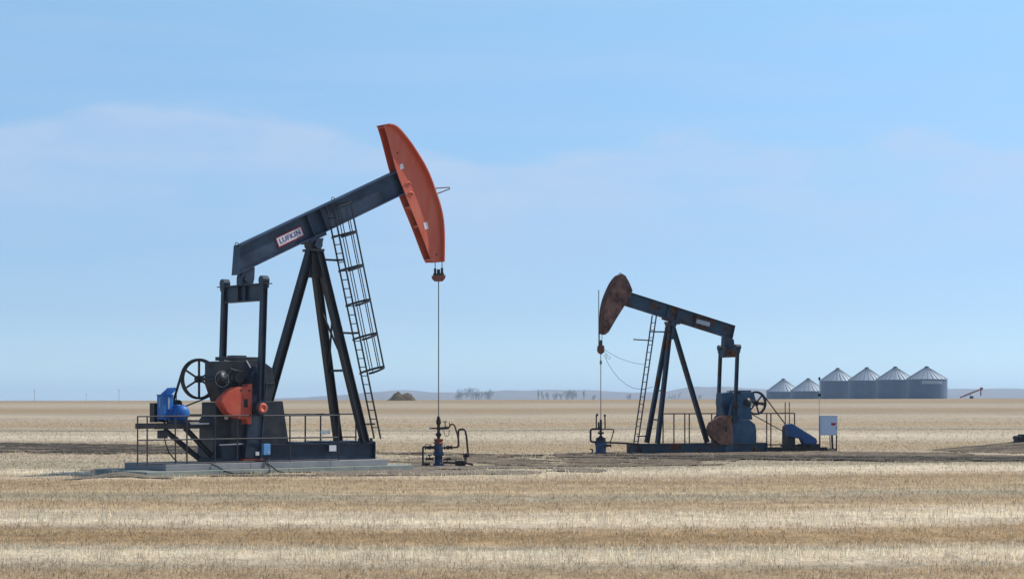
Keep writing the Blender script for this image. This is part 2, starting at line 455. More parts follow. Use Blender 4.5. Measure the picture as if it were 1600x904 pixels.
def field_material(name, use_attr=True, base=(0.2, 0.17, 0.14), var=(0.1, 0.09, 0.08), contrast=0.35, stretch=6.0, scale=1.0):
    m_ = bpy.data.materials.new(name); m_.use_nodes = True
    n = m_.node_tree; n.nodes.clear()
    def N(t, **kw):
        q = n.nodes.new(t)
        for k, v in kw.items(): setattr(q, k, v)
        return q
    L = n.links.new
    o = N('ShaderNodeOutputMaterial'); b = N('ShaderNodeBsdfPrincipled'); b.inputs['Roughness'].default_value = 0.95
    b.inputs['Specular IOR Level'].default_value = 0.15
    L(b.outputs[0], o.inputs[0])
    g = N('ShaderNodeNewGeometry')
    def noi(sc, det, ro=0.6):
        mp = N('ShaderNodeMapping'); mp.inputs['Scale'].default_value = sc
        L(g.outputs['Position'], mp.inputs[0])
        q = N('ShaderNodeTexNoise'); q.inputs['Scale'].default_value = 1.0; q.inputs['Detail'].default_value = det; q.inputs['Roughness'].default_value = ro
        L(mp.outputs[0], q.inputs[0])
        return q.outputs[0]
    if use_attr:
        a = N('ShaderNodeAttribute'); a.attribute_name = 'swath'; c0 = a.outputs['Color']
    else:
        mx = N('ShaderNodeMix', data_type='RGBA'); mx.inputs[6].default_value = (*base, 1); mx.inputs[7].default_value = (*var, 1)
        r = N('ShaderNodeMapRange'); r.inputs[1].default_value = 0.4; r.inputs[2].default_value = 0.62
        L(noi((0.35, 1.3, 0.3), 6), r.inputs[0]); L(r.outputs[0], mx.inputs[0]); c0 = mx.outputs[2]
    # streaks of straw along the swaths, mid-size blotches and fine flecks
    f1 = noi((0.06 * scale, 0.5 * scale, 0), 5)
    f2 = noi((1.6 * scale, 1.0 * scale, 0), 5, 0.75)
    f3 = noi((14, 5, 0), 3, 0.8)
    def rng(s, lo, hi):
        r = N('ShaderNodeMapRange'); r.inputs[1].default_value = 0.3; r.inputs[2].default_value = 0.7; r.inputs[3].default_value = lo; r.inputs[4].default_value = hi
        L(s, r.inputs[0]); return r.outputs[0]
    def mul(a_, b_):
        q = N('ShaderNodeMath', operation='MULTIPLY'); L(a_, q.inputs[0]); L(b_, q.inputs[1]); return q.outputs[0]
    k = mul(mul(rng(f1, 1 - contrast * 0.7, 1 + contrast * 0.6), rng(f2, 1 - contrast, 1 + contrast)), rng(f3, 1 - contrast, 1 + contrast))
    sc_ = N('ShaderNodeVectorMath', operation='SCALE'); L(c0, sc_.inputs[0]); L(k, sc_.inputs['Scale'])
    L(sc_.outputs[0], b.inputs['Base Color'])
    bp = N('ShaderNodeBump'); bp.inputs['Strength'].default_value = 0.8; bp.inputs['Distance'].default_value = 0.12
    L(noi((4, 3, 0), 6, 0.8), bp.inputs['Height']); L(bp.outputs[0], b.inputs['Normal'])
    return m_
M['field'] = field_material('stubble_field')
gme.materials.append(M['field'])
M['soil'] = field_material('bare_soil', False, (0.235, 0.182, 0.125), (0.11, 0.086, 0.06), 0.5)
M['pad_soil'] = field_material('trodden_soil_and_straw', False, (0.27, 0.22, 0.165), (0.17, 0.145, 0.115), 0.25)
M['rut'] = field_material('dark_rut_soil', False, (0.06, 0.05, 0.04), (0.13, 0.108, 0.085), 0.35)
M['berm'] = M['soil']

def sheet(name, mask, x0, x1, y0, y1, dx, dy, lift, material, rough=0.0):
    """ragged-edged ground sheet made of the grid cells a mask keeps, draped just above the field"""
    nx_ = int((x1 - x0) / dx); ny_ = int((y1 - y0) / dy)
    idx = {}; V = []; F = []
    def vid(i, j):
        if (i, j) not in idx:
            xx = x0 + i * dx + 0.3 * dx * mnoise.noise(Vector((i * 1.7, j * 1.3, 0)))
            yy = y0 + j * dy + 0.3 * dy * mnoise.noise(Vector((i * 1.1, j * 1.9, 5)))
            idx[(i, j)] = len(V)
            V.append((xx, yy, terrain(xx, yy) + lift + 0.012 + rough * abs(mnoise.fractal(Vector((xx * 1.1, yy * 1.1, 1)), 1, 2, 4))))
        return idx[(i, j)]
    for j in range(ny_):
        for i in range(nx_):
            xx = x0 + (i + .5) * dx; yy = y0 + (j + .5) * dy
            if mask(xx, yy):
                F.append((vid(i, j), vid(i + 1, j), vid(i + 1, j + 1), vid(i, j + 1)))
    me = bpy.data.meshes.new(name); me.from_pydata(V, [], F); me.materials.append(material)
    me.polygons.foreach_set('use_smooth', [True] * len(F))
    o = bpy.data.objects.new(name, me); col.objects.link(o)
    return tag(o, kind='structure')
sheet('dirt_track', lambda x, y: soil_mask(x, y) == 1, -60, 40, 60, 116, 0.22, 0.22, 0.004, M['soil'], .045)
sheet('worn_ground', lambda x, y: soil_mask(x, y) == 2, -16, 5, 58, 71, 0.22, 0.22, 0.006, M['pad_soil'], .04)
def rut_mask(x, y):
    c = track_y(x)
    w = 0.6 + 1.7 * sstep(0, 12, x) + 9 * sstep(8, 20, -x) + 0.25 * noise_edge(x, y, 0.4)
    for off in (-1.9, 0.6):
        if abs(y - (c + off * (track_w(x) / 6) + 0.4 * mnoise.noise(Vector((x * 0.15, off, 0))))) < w * 0.55 and noise_edge(x, y, 0.8) > -0.35 * sstep(-6, 10, x) - 0.05:
            return True
    return False
sheet('tyre_ruts', rut_mask, -50, 38, 62, 108, 0.22, 0.18, 0.03, M['rut'], .035)

# ---- standing stubble: rows of cut straw, leaf-thin blades leaning at random
def stubble():
    rs = np.random.RandomState(11)
    X = []; Yy = []; W = []; H = []
    def zone(y0, y1, rowsp, along, w, hh, margin):
        yv = y0
        while yv < y1:
            hw = yv * 0.27 + margin
            n = int(2 * hw / along)
            xs = rs.uniform(-hw, hw, n)
            X.append(xs); Yy.append(yv + rs.normal(0, rowsp * 0.22, n))
            W.append(w * rs.uniform(0.6, 1.4, n)); H.append(hh * rs.uniform(0.45, 1.25, n))
            yv += rowsp
    zone(16, 34, 0.14, 0.032, 0.0085, 0.125, 2.5)
    zone(34, 62, 0.18, 0.06, 0.012, 0.13, 2.5)
    zone(62, 110, 0.30, 0.12, 0.022, 0.12, 3)
    zone(110, 210, 0.8, 0.32, 0.045, 0.12, 5)
    X = np.concatenate(X); Yy = np.concatenate(Yy); W = np.concatenate(W); H = np.concatenate(H)
    soilf = np.zeros(len(X), bool); keep = np.ones(len(X), bool); Z = np.zeros(len(X)); PY = np.zeros(len(X))
    for k in range(len(X)):
        x, y = X[k], Yy[k]
        if 56 < y < 115 and soil_mask(x, y):
            if rs.rand() > (0.40 if mnoise.noise(Vector((x * .5, y * .7, 9))) > .0 else .08): keep[k] = False; continue
            soilf[k] = True
        Z[k] = terrain(x, y)
        PY[k] = band_row(x, y, Z[k])
        if mnoise.noise(Vector((x * 0.9, y * 0.35, 2.0))) < -0.38 and rs.rand() < 0.7: keep[k] = False
    X, Yy, W, H, Z, PY, soilf = [a[keep] for a in (X, Yy, W, H, Z, PY, soilf)]
    C = band_color(PY + rs.normal(0, 1.2, len(X)))
    lum = C.mean(1)
    H = H * (0.45 + 0.45 * np.clip((lum - 0.26) / 0.27, 0, 1))
    n = len(X)
    fac = rs.uniform(0.66, 1.5, n)[:, None]
    clump = np.array([mnoise.noise(Vector((a_ * 1.7, b_ * .8, 5))) + .6 * mnoise.noise(Vector((a_ * 6, b_ * 3, 8))) for a_, b_ in zip(X, Yy)])
    C = C * fac * (1 + .32 * clump)[:, None]
    hot = rs.rand(n) < 0.12
    C[hot] = C[hot] * 0.3 + np.array([0.70, 0.64, 0.52]) * 0.7
    C[soilf] *= 0.75
    C = np.clip(C, 0.03, 0.88)
    a = rs.uniform(0, np.pi, n)
    tilt = rs.normal(0, 0.38, n); td = rs.uniform(0, 2 * np.pi, n)
    dx = np.cos(a) * W / 2; dy = np.sin(a) * W / 2
    lx = np.cos(td) * np.sin(tilt) * H; ly = np.sin(td) * np.sin(tilt) * H; hz = np.cos(tilt) * H; hz[soilf] *= .6; Z = Z + np.where(soilf, .03, 0)
    flat = rs.rand(n) < 0.55            # loose straw lying on the ground
    lx[flat] = np.cos(td[flat]) * H[flat] * 1.1; ly[flat] = np.sin(td[flat]) * H[flat] * 1.1; hz[flat] = 0.035
    V = np.zeros((n, 4, 3))
    V[:, 0] = np.stack([X - dx, Yy - dy, Z - 0.01], 1); V[:, 1] = np.stack([X + dx, Yy + dy, Z - 0.01], 1)
    V[:, 2] = np.stack([X + dx * .8 + lx, Yy + dy * .8 + ly, Z + hz], 1); V[:, 3] = np.stack([X - dx * .8 + lx, Yy - dy * .8 + ly, Z + hz], 1)
    me = bpy.data.meshes.new('stubble')
    me.vertices.add(4 * n); me.vertices.foreach_set('co', V.ravel())
    me.loops.add(4 * n); me.loops.foreach_set('vertex_index', np.arange(4 * n, dtype=np.int32))
    me.polygons.add(n); me.polygons.foreach_set('loop_start', np.arange(0, 4 * n, 4, dtype=np.int32))
    me.update(calc_edges=True)
    cc = np.ones((n, 4, 4), np.float32); cc[:, :, :3] = C[:, None, :]
    at = me.color_attributes.new('swath', 'FLOAT_COLOR', 'POINT'); at.data.foreach_set('color', cc.ravel())
    m_ = bpy.data.materials.new('straw'); m_.use_nodes = True
    nn = m_.node_tree; b = nn.nodes['Principled BSDF']
    at_n = nn.nodes.new('ShaderNodeAttribute'); at_n.attribute_name = 'swath'
    nn.links.new(at_n.outputs['Color'], b.inputs['Base Color']); b.inputs['Roughness'].default_value = 0.7
    tr = nn.nodes.new('ShaderNodeBsdfTranslucent'); nn.links.new(at_n.outputs['Color'], tr.inputs[0])
    ms = nn.nodes.new('ShaderNodeMixShader'); ms.inputs[0].default_value = 0.65
    nn.links.new(b.outputs[0], ms.inputs[1]); nn.links.new(tr.outputs[0], ms.inputs[2])
    nn.links.new(ms.outputs[0], nn.nodes['Material Output'].inputs[0])
    me.materials.append(m_)
    o = bpy.data.objects.new('stubble', me); col.objects.link(o)
    tag(o, 'pale cut straw stubble standing in rows over the field', 'stubble', kind='stuff')
    print('stubble blades', n)
stubble()

# ---- far hills: ridge meshes with real depth
def hills():
    prof = [(-200, 626), (300, 626), (400, 624), (480, 621), (530, 618), (575, 613), (640, 609.5), (680, 613), (740, 614), (790, 610), (860, 609), (930, 611), (990, 613), (1040, 612), (1085, 605), (1130, 604), (1180, 608),
            (1240, 615), (1300, 617), (1380, 616), (1460, 610), (1500, 607), (1525, 608), (1560, 607), (1600, 615), (1660, 618), (1800, 615), (1900, 622), (2100, 626)]
    Y0 = 5200.0
    V = []; F = []
    xs = np.linspace(-200, 2100, 240); D = np.linspace(-1, 1, 11)
    for px in xs:
        top = float(np.interp(px, [p[0] for p in prof], [p[1] for p in prof]))
        top += 0.5 * mnoise.noise(Vector((px * 0.03, 0, 0)))
        for d in D:
            yy = Y0 + d * 900
            hgt = max(0, (HOR + 1 - top)) / FOC * Y0
            V.append(((px - 800) / FOC * Y0, yy, EYE - 3 + (hgt + 2) * max(0, math.cos(d * math.pi / 2)) ** 0.8 * (1 + 0.12 * mnoise.noise(Vector((px * 0.02, d * 2, 4)))) - (1 if abs(d) == 1 else 0)))
    m_ = len(D)
    for i in range(len(xs) - 1):
        for j in range(m_ - 1):
            F.append((i * m_ + j, i * m_ + j + 1, (i + 1) * m_ + j + 1, (i + 1) * m_ + j))
    mb = MB(); mb.add(V, F, True)
    tag(mb.build('hills', M['hill']), kind='structure')
hills()

# ------------------------------------------------------------------ unit frames
class Unit:
    def __init__(s, px, Y, rot, near):
        s.loc = Vector(((px - 800) / FOC * Y, Y, 0)); s.rot = rot; s.near = near
        s.c, s.s_ = math.cos(rot), math.sin(rot)
    def p(s, px, py, n=0.0):
        """local (x, z) of a measured point lying n metres to the near side of the unit's centre plane"""
        yl = s.near * n
        a = (px - 800) / FOC
        # local y of t*(a,1) - loc
        k = -a * s.s_ + s.c
        k0 = -s.loc.x * s.s_ + s.loc.y * s.c
        t = (yl + k0) / k
        wx, wy = t * a - s.loc.x, t - s.loc.y
        return wx * s.c + wy * s.s_, EYE - t * (py - HOR) / FOC
    def P(s, px, py, n=0.0):
        x, z = s.p(px, py, n)
        return Vector((x, s.near * n, z))
    def poly(s, pts, n):
        return [s.p(px, py, n) for px, py in pts]

def text_mesh(name, s, size, mtl, parent, origin, xdir, zdir, extrude=0.004):
    """lettering as a mesh, laid in the plane of xdir/zdir, centred on origin"""
    cu = bpy.data.curves.new(name, 'FONT'); cu.body = s; cu.size = size; cu.align_x = 'CENTER'; cu.align_y = 'CENTER'; cu.extrude = extrude; cu.offset = size * 0.022; cu.space_character = 1.12
    tmp = bpy.data.objects.new(name, cu); col.objects.link(tmp)
    bpy.context.view_layer.update()
    me = bpy.data.meshes.new_from_object(tmp.evaluated_get(bpy.context.evaluated_depsgraph_get()))
    bpy.data.objects.remove(tmp); bpy.data.curves.remove(cu)
    x = Vector(xdir).normalized(); z = Vector(zdir).normalized(); nrm = x.cross(z)
    Mx = Matrix((x, z, nrm)).transposed().to_4x4(); Mx.translation = Vector(origin)
    me.transform(Mx)
    me.materials.clear(); me.materials.append(mtl)
    o = bpy.data.objects.new(name, me); col.objects.link(o); o.parent = parent
    return o

def plate(name, U, quad, n, th, m_, parent):
    """a thin plate whose outline is a measured quad in the plane n"""
    mb = MB(); pl = U.poly(quad, n)
    mb.prism(pl, U.near * n, U.near * (n + th))
    return mb.build(name, m_, parent)

def disc_plate(U, c, r, n0, n1, mb, k=20):
    mb.cyl((c[0], U.near * n0, c[1]), (c[0], U.near * n1, c[1]), r, n=k)
    return mb

def wheel(U, c, r, n, parent, mname, name='drive_wheel', width=0.14, spokes=6, ph=90):
    yl = U.near * n
    mb = MB()
    P = []; k = 40
    prof = [(r, -width / 2), (r, width / 2), (r - 0.07, width / 2), (r - 0.07, -width / 2)]
    for i in range(k):
        a = 2 * math.pi * i / k
        for rr, h in prof: P.append((c[0] + rr * math.cos(a), yl + h, c[1] + rr * math.sin(a)))
    F = [(i * 4 + j, ((i + 1) % k) * 4 + j, ((i + 1) % k) * 4 + (j + 1) % 4, i * 4 + (j + 1) % 4) for i in range(k) for j in range(4)]
    mb.add(P, F)
    mb.cyl((c[0], yl - 0.11, c[1]), (c[0], yl + 0.11, c[1]), 0.12)
    for i in range(spokes):
        a = R(ph) + 2 * math.pi * i / spokes
        d = Vector((math.cos(a), 0, math.sin(a)))
        mb.bar(Vector((c[0], yl, c[1])) + d * 0.08, Vector((c[0], yl, c[1])) + d * (r - 0.05), 0.05, 0.07, up=(0, 1, 0))
    return mb.build(name, M[mname], parent)

def belt(U, c1, r1, c2, r2, n, parent, w=0.13, name='drive_belt'):
    """open V-belt round two pulleys"""
    c1 = Vector((c1[0], 0, c1[1])); c2 = Vector((c2[0], 0, c2[1]))
    d = c2 - c1; L = d.length; ang = math.atan2(d.z, d.x); b = math.acos(max(-1, min(1, (r1 - r2) / L)))
    pts = []
    for i in range(25):
        a = ang + b + (2 * math.pi - 2 * b) * i / 24
        pts.append(c1 + Vector((math.cos(a), 0, math.sin(a))) * (r1 + 0.015))
    for i in range(13):
        a = ang - b + 2 * b * i / 12
        pts.append(c2 + Vector((math.cos(a), 0, math.sin(a))) * (r2 + 0.015))
    mb = MB(); yl = U.near * n; k = len(pts); P = []
    ctr = (c1 + c2) / 2
    for i, p in enumerate(pts):
        t = (pts[(i + 1) % k] - pts[i - 1]).normalized(); nn = Vector((t.z, 0, -t.x))
        for off, h in ((0.012, -w / 2), (0.012, w / 2), (-0.012, w / 2), (-0.012, -w / 2)):
            q = p + nn * off; P.append((q.x, yl + h, q.z))
    F = [(i * 4 + j, ((i + 1) % k) * 4 + j, ((i + 1) % k) * 4 + (j + 1) % 4, i * 4 + (j + 1) % 4) for i in range(k) for j in range(4)]
    mb.add(P, F)
    return mb.build(name, M['rubber'], parent)

def smooth_poly(pts, it=2):
    for _ in range(it):
        q = []
        for i in range(len(pts) - 1):
            a, b = pts[i], pts[i + 1]
            q += [(a[0] * .75 + b[0] * .25, a[1] * .75 + b[1] * .25), (a[0] * .25 + b[0] * .75, a[1] * .25 + b[1] * .75)]
        pts = [pts[0]] + q + [pts[-1]]
    return pts

def horse_head(U, front, back, hw, lip, mside, parent, arc_mat=None, th=0.03, bsm=1):
    """two side plates, the curved track plate the cables ride on (wider than the body) and cross webs at the back"""
    fr = U.poly(smooth_poly(front, 2), hw); bk = U.poly(smooth_poly(back, bsm), hw)
    root = MB()
    outline = fr + bk[::-1]
    for sgn in (1, -1):
        root.prism(outline, sgn * hw, sgn * (hw - th))
    head = root.build('horse_head', mside, parent)
    # track plate
    mb = MB(); P = []; n = len(fr)
    cx = sum(q[0] for q in bk) / len(bk); cz = sum(q[1] for q in bk) / len(bk)
    for i, (x, z) in enumerate(fr):
        a = Vector((*fr[max(i - 1, 0)], 0)); b = Vector((*fr[min(i + 1, n - 1)], 0)); t = (b - a).normalized()
        nn = Vector((t.y, -t.x, 0))
        if nn.dot(Vector((x - cx, z - cz, 0))) < 0: nn = -nn
        for off, yy in ((0.0, -hw - lip), (0.0, hw + lip), (0.045, hw + lip), (0.045, -hw - lip)):
            P.append((x + nn.x * off, yy, z + nn.y * off))
    F = [(i * 4 + j, (i + 1) * 4 + j, (i + 1) * 4 + (j + 1) % 4, i * 4 + (j + 1) % 4) for i in range(n - 1) for j in range(4)]
    F += [(0, 1, 2, 3), ((n - 1) * 4 + 3, (n - 1) * 4 + 2, (n - 1) * 4 + 1, (n - 1) * 4)]
    mb.add(P, F)
    mb.build('track_plate', arc_mat or mside, head)
    return head, fr, bk

def ladder_mb(U, a0, b0, a1, b1, spacing=0.305, r=0.022):
    """rails a0->a1 and b0->b1, rungs between"""
    mb = MB()
    mb.bar(a0, a1, 0.035, 0.05); mb.bar(b0, b1, 0.035, 0.05)
    L = (a1 - a0).length; k = int(L / spacing)
    for i in range(1, k):
        t = (i + 0.3) * spacing / L
        if t < 1: mb.cyl(a0.lerp(a1, t), b0.lerp(b1, t), 0.018, n=6)
    return mb

# ------------------------------------------------------------------ the large unit
UL = Unit(489, 65.0, R(40), -1)
large = empty('pumpjack', UL.loc, UL.rot, 'large dark blue pumpjack with raised orange red horsehead, on the concrete pad', 'pumpjack', 'pumpjacks in the stubble field')
S = -1
ZS = 0.345      # top of the upper concrete slab

# walking beam
bt = (Vector(UL.p(376, 384, .19)) + Vector(UL.p(372.6, 427, .19))) / 2
bh = (Vector(UL.p(617, 269, .19)) + Vector(UL.p(626, 306, .19))) / 2
A = Vector((bt.x, 0, bt.y)); B = Vector((bh.x, 0, bh.y)); bd = (B - A).normalized()
B = B + bd * 0.30
depth = 0.84
up_b = Vector((-bd.z, 0, bd.x))
xt_top = UL.p(376, 384, .19)[0]; xt_bot = UL.p(372.6, 427, .19)[0]
def beam_strip(v0, v1):      # slice of the beam's side view between two offsets from its axis, tail cut plumb
    P = []
    for v, w_ in ((v0, (v0 + depth / 2) / depth), (v1, (v1 + depth / 2) / depth)):
        o1 = A + up_b * v; xx = xt_bot + (xt_top - xt_bot) * w_; P.append((xx, o1.z + bd.z / bd.x * (xx - o1.x)))
    e1 = B + up_b * v1; e0 = B + up_b * v0
    return [P[0], P[1], (e1.x, e1.z), (e0.x, e0.z)]
mb = MB()
mb.prism(beam_strip(depth / 2 - .035, depth / 2), -.19, .19); mb.prism(beam_strip(-depth / 2, -depth / 2 + .035), -.19, .19)
mb.prism(beam_strip(-depth / 2 + .035, depth / 2 - .035), -.01, .01)
q_ = beam_strip(-depth / 2 - .012, depth / 2 + .012)
mb.prism([(q_[0][0] - .024, q_[0][1] - .008), (q_[1][0] - .024, q_[1][1] - .008), (q_[1][0] - .002, q_[1][1]), (q_[0][0] - .002, q_[0][1])], -.20, .20)
for t in (0.42, 0.50):
    c = A.lerp(B, t)
    mb.bar(c - up_b * (depth / 2 - 0.036), c + up_b * (depth / 2 - 0.036), 0.33, 0.02, up=bd)
beam = mb.build('walking_beam', M['beam_navy'], large)
mb = MB()
for t in (0.03, 0.60):
    c = A.lerp(B, t) + up_b * (depth / 2)
    MB().torus(c + up_b * 0.04, 0.06, 0.014, 14, 6).build('lifting_eye', M['black'], beam)
lug = MB(); c0 = A.lerp(B, 0.545) + up_b * 0.12
lug.cyl(c0 + Vector((0, -0.011, 0)), c0 + Vector((0, -0.05, 0)), 0.05, n=10); lug.build('grease_fitting', M['rust_weight'], beam)
# name plate
q = [(431, 371.5), (471.5, 353), (474.5, 368), (434.5, 386.5)]
sc = UL.poly(q, 0.03)
o_ = Vector((sum(p[0] for p in sc) / 4, 0, sum(p[1] for p in sc) / 4))
sx = Vector((bd.x, 0, bd.z)); sz = up_b
ctr = o_.copy(); ctr.y = 0
def splate(name, w, h, y0, y1, mtl, parent):
    mb = MB(); P = [ctr + sx * (a * w / 2) + sz * (b * h / 2) for a, b in ((-1, -1), (1, -1), (1, 1), (-1, 1))]
    mb.prism([(p.x, p.z) for p in P], y0, y1); return mb.build(name, mtl, parent)
sb = splate('name_plate', 1.12, 0.36, -0.012, -0.030, M['sign_red'], beam)
splate('plate_panel', 1.05, 0.275, -0.030, -0.034, M['white'], beam).parent = beam
text_mesh('plate_lettering', 'LUFKIN', 0.25, M['sign_ink'], beam, ctr + Vector((0, -0.038, 0)), sx, sz)

# saddle bearing on top of the post
pv = UL.p(489, 384, 0)
def under_beam(a, d_, u, dep, x):      # height of the beam's underside at x
    p = a - u * (dep / 2); return p.z + d_.z / d_.x * (x - p.x)
piv = Vector((pv[0], 0, under_beam(A, bd, up_b, depth, pv[0]) - 0.15 / up_b.z))
mb = MB()
mb.bar(piv + bd * -0.36 + up_b * 0.10, piv + bd * 0.52 + up_b * 0.10, 0.36, 0.10, up=up_b)
mb.prism([(piv.x - .26, piv.z + .02), (piv.x + .30, piv.z + .14), (piv.x + .22, piv.z - .20), (piv.x - .14, piv.z - .26)], -0.20, 0.20)
mb.cyl(piv + Vector((0.02, -0.34, -0.10)), piv + Vector((0.02, 0.34, -0.10)), 0.15)
mb.build('saddle_bearing', M['navy'], large)
mb = MB(); pcz = UL.p(489, 391, 0)[1]; mb.box((piv.x + 0.02, 0, pcz), (0.46, 0.66, 0.08)); mb.box((piv.x + 0.02, 0, (pcz + piv.z - .2) / 2), (0.36, 0.40, abs(piv.z - .2 - pcz) + .1)); mb.build('post_cap', M['leg_dark'], large)
top = Vector((piv.x + 0.02, 0, pcz - 0.04))
# post legs
zf = ZS + 0.56
def leg(a, b, w, d, up, nm='leg', m_='leg_dark'):
    return MB().ibeam(a, b, w, d, 0.03, 0.02, up=up).build(nm, M[m_], large)
fn = UL.p(571, 690, .80); ff = UL.p(528, 690, -.80); rr_ = UL.p(400, 692, 0)
fx = (fn[0] + ff[0]) / 2
leg(top + Vector((0.10, -0.16, 0)), Vector((fx, -0.80, zf)), 0.22, 0.26, (1, 0, 0))
leg(top + Vector((0.10, 0.16, 0)), Vector((fx, 0.80, zf)), 0.22, 0.26, (1, 0, 0))
leg(top + Vector((-0.12, 0, 0)), Vector((rr_[0], 0, zf)), 0.26, 0.26, (1, 0, 0))
mb = MB()
def lerp_leg(sy, t): return (top + Vector((0.10, sy * 0.16, 0))).lerp(Vector((fx, sy * 0.80, zf)), t)
mb.bar(lerp_leg(-1, .30), lerp_leg(1, .62), 0.06, 0.06); mb.bar(lerp_leg(1, .30), lerp_leg(-1, .62), 0.06, 0.06)
mb.bar(lerp_leg(-1, .62), lerp_leg(1, .62), 0.08, 0.08)
mb.build('cross_brace', M['leg_dark'], large)
mb = MB()
mb.box((piv.x + 0.02, 0, top.z - 0.45), (0.30, 0.30, 0.86)); mb.build('gusset', M['leg_dark'], large)

# skid
xr = UL.p(585, 700, .82)[0]; xl = UL.p(311, 700, -.72)[0]
mb = MB()
for sy in (-1, 1):
    mb.ibeam(Vector((xl, sy * 0.72, ZS + 0.29)), Vector((xr, sy * 0.72, ZS + 0.29)), 0.24, 0.56, 0.035, 0.02)
for k in range(7):
    x = xl + 0.12 + (xr - xl - 0.24) * k / 6
    mb.box((x, 0, ZS + 0.28), (0.2, 1.2, 0.48))
mb.box((xr + 0.016, 0, ZS + 0.30), (0.03, 1.70, 0.59))
mb.box((xl - 0.016, 0, ZS + 0.29), (0.03, 1.50, 0.57))
for x in (fx, fx - 1.05, UL.p(470, 690, .7)[0]): mb.box((x, 0, ZS + 0.60), (0.75, 1.66, 0.035))
for x in (fx - .2, fx + .3): mb.cyl((x, -0.74, ZS + .6), (x, -0.74, ZS + .72), 0.05, n=8)
skid = mb.build('skid_base', M['navy'], large)
mb = MB(); x0 = UL.p(516, 690, .72)[0]
mb.box((x0, -0.863, ZS + 0.40), (0.28, 0.02, 0.20)); mb.build('warning_sticker', M['white'], skid)
mb = MB(); lf = lerp_leg(-1, 0.86); mb.box((x0 - 0.05, -0.5, ZS + 0.93), (0.36, 0.02, 0.13)); mb.build('tag_plate', M['galv'], skid)

# reducer and its pedestal
mb = MB()
ped = UL.poly([(338, 628), (338, 650), (334, 655), (334, 700), (334, 716), (455, 716), (442, 626)], .46)
mb.prism([(x, max(z, ZS + 0.585)) if False else (x, z) for x, z in ped], -0.46, 0.46)
mb.build('reducer_pedestal', M['gear'], large, 0.02)
mb = MB()
red_ = UL.poly([(339, 564), (408, 562), (426, 575), (430, 604), (424, 627), (348, 627), (339, 600)], .38)
mb.prism(red_, -0.38, 0.38)
ptop = UL.p(352, 562, .3); ptop2 = UL.p(403, 562, .3)
mb.box(((ptop[0] + ptop2[0]) / 2, 0, ptop[1] + 0.05), (ptop2[0] - ptop[0], 0.66, 0.12))
mb.box(((ptop[0] + ptop2[0]) / 2, 0, ptop[1] + 0.13), (0.5, 0.4, 0.06))
gx = [p[0] for p in red_]
gz = UL.p(350, 598, .38)[1]
mb.box(((min(gx) + max(gx)) / 2 - .02, 0, gz), (max(gx) - min(gx) - 0.02, 0.84, 0.05))
for k in range(9):
    x = min(gx) + 0.12 + (max(gx) - min(gx) - 0.3) * k / 8
    mb.cyl((x, -0.40, gz - 0.06), (x, -0.40, gz + 0.07), 0.02, n=6)
gearbox = mb.build('gear_reducer', M['gear'], large, 0.015)
ic = UL.p(347, 592, .42)
mb = MB(); mb.lathe([(0.27, -0.38), (0.27, -0.41), (0.21, -0.42), (0.20, -0.44), (0.12, -0.44), (0.10, -0.47), (0.03, -0.47)], (ic[0], 0, ic[1]), 24, 'y')
for k in range(8):
    a = k * math.pi / 4 + .2; mb.cyl((ic[0] + .235 * math.cos(a), -0.43, ic[1] + .235 * math.sin(a)), (ic[0] + .235 * math.cos(a), -0.47, ic[1] + .235 * math.sin(a)), 0.016, n=6)
mb.build('shaft_cover', M['gear'], gearbox)
mb = MB()
for k in range(26):
    a0_ = 2 * math.pi * k / 26; a1_ = 2 * math.pi * (k + 1) / 26
    mb.bar((ic[0] + .255 * math.cos(a0_), -.415, ic[1] + .255 * math.sin(a0_)), (ic[0] + .255 * math.cos(a1_), -.415, ic[1] + .255 * math.sin(a1_)), .012, .02, up=(0, 1, 0))
mb.build('cover_highlight', M['galv'], gearbox)  # pale ring stands in for the highlight round the cover's rim
mb = MB()
for px_, py_, r_ in ((372, 590, .30), (372, 590, .16)):
    c_ = UL.p(px_, py_, .40); mb.cyl((c_[0], -.38, c_[1]), (c_[0], -.40 - (.02 if r_ > .2 else .06), c_[1]), r_, n=22)
mb.build('bearing_housing', M['gear'], gearbox)
mb = MB(); a_ = UL.P(360, 575, .40); b_ = UL.P(377, 578, .40); mb.path([a_, a_ + Vector((.1, -.05, -.05)), b_ + Vector((0, -.05, -.05)), b_, b_ + Vector((.15, 0, -.5))], .018, 6); mb.build('oil_line', M['cable'], gearbox)
for px_ in (345, 352, 384, 393):
    p_ = UL.P(px_, 566, .30); p_.y = -.30; MB().cyl(p_ + Vector((0, 0, -.1)), p_ + Vector((0, 0, .09)), .03, n=8).build('cover_bolt', M['galv'] if px_ == 352 else M['gear'], gearbox)
mb = MB(); c_ = UL.p(327 + 20, 642, .47); mb.cyl((c_[0], -.455, c_[1]), (c_[0], -.475, c_[1]), .09, n=14); mb.build('inspection_port', M['black'], large)
mb = MB()
w0 = UL.P(385, 563, .40); w1 = UL.P(395, 580, .40)
mb.bar(w0, w1, 0.05, 0.03, up=(0, 1, 0)); mb.build('highlight_strip', M['galv'], gearbox)  # pale bar added as the lit line along the crank top
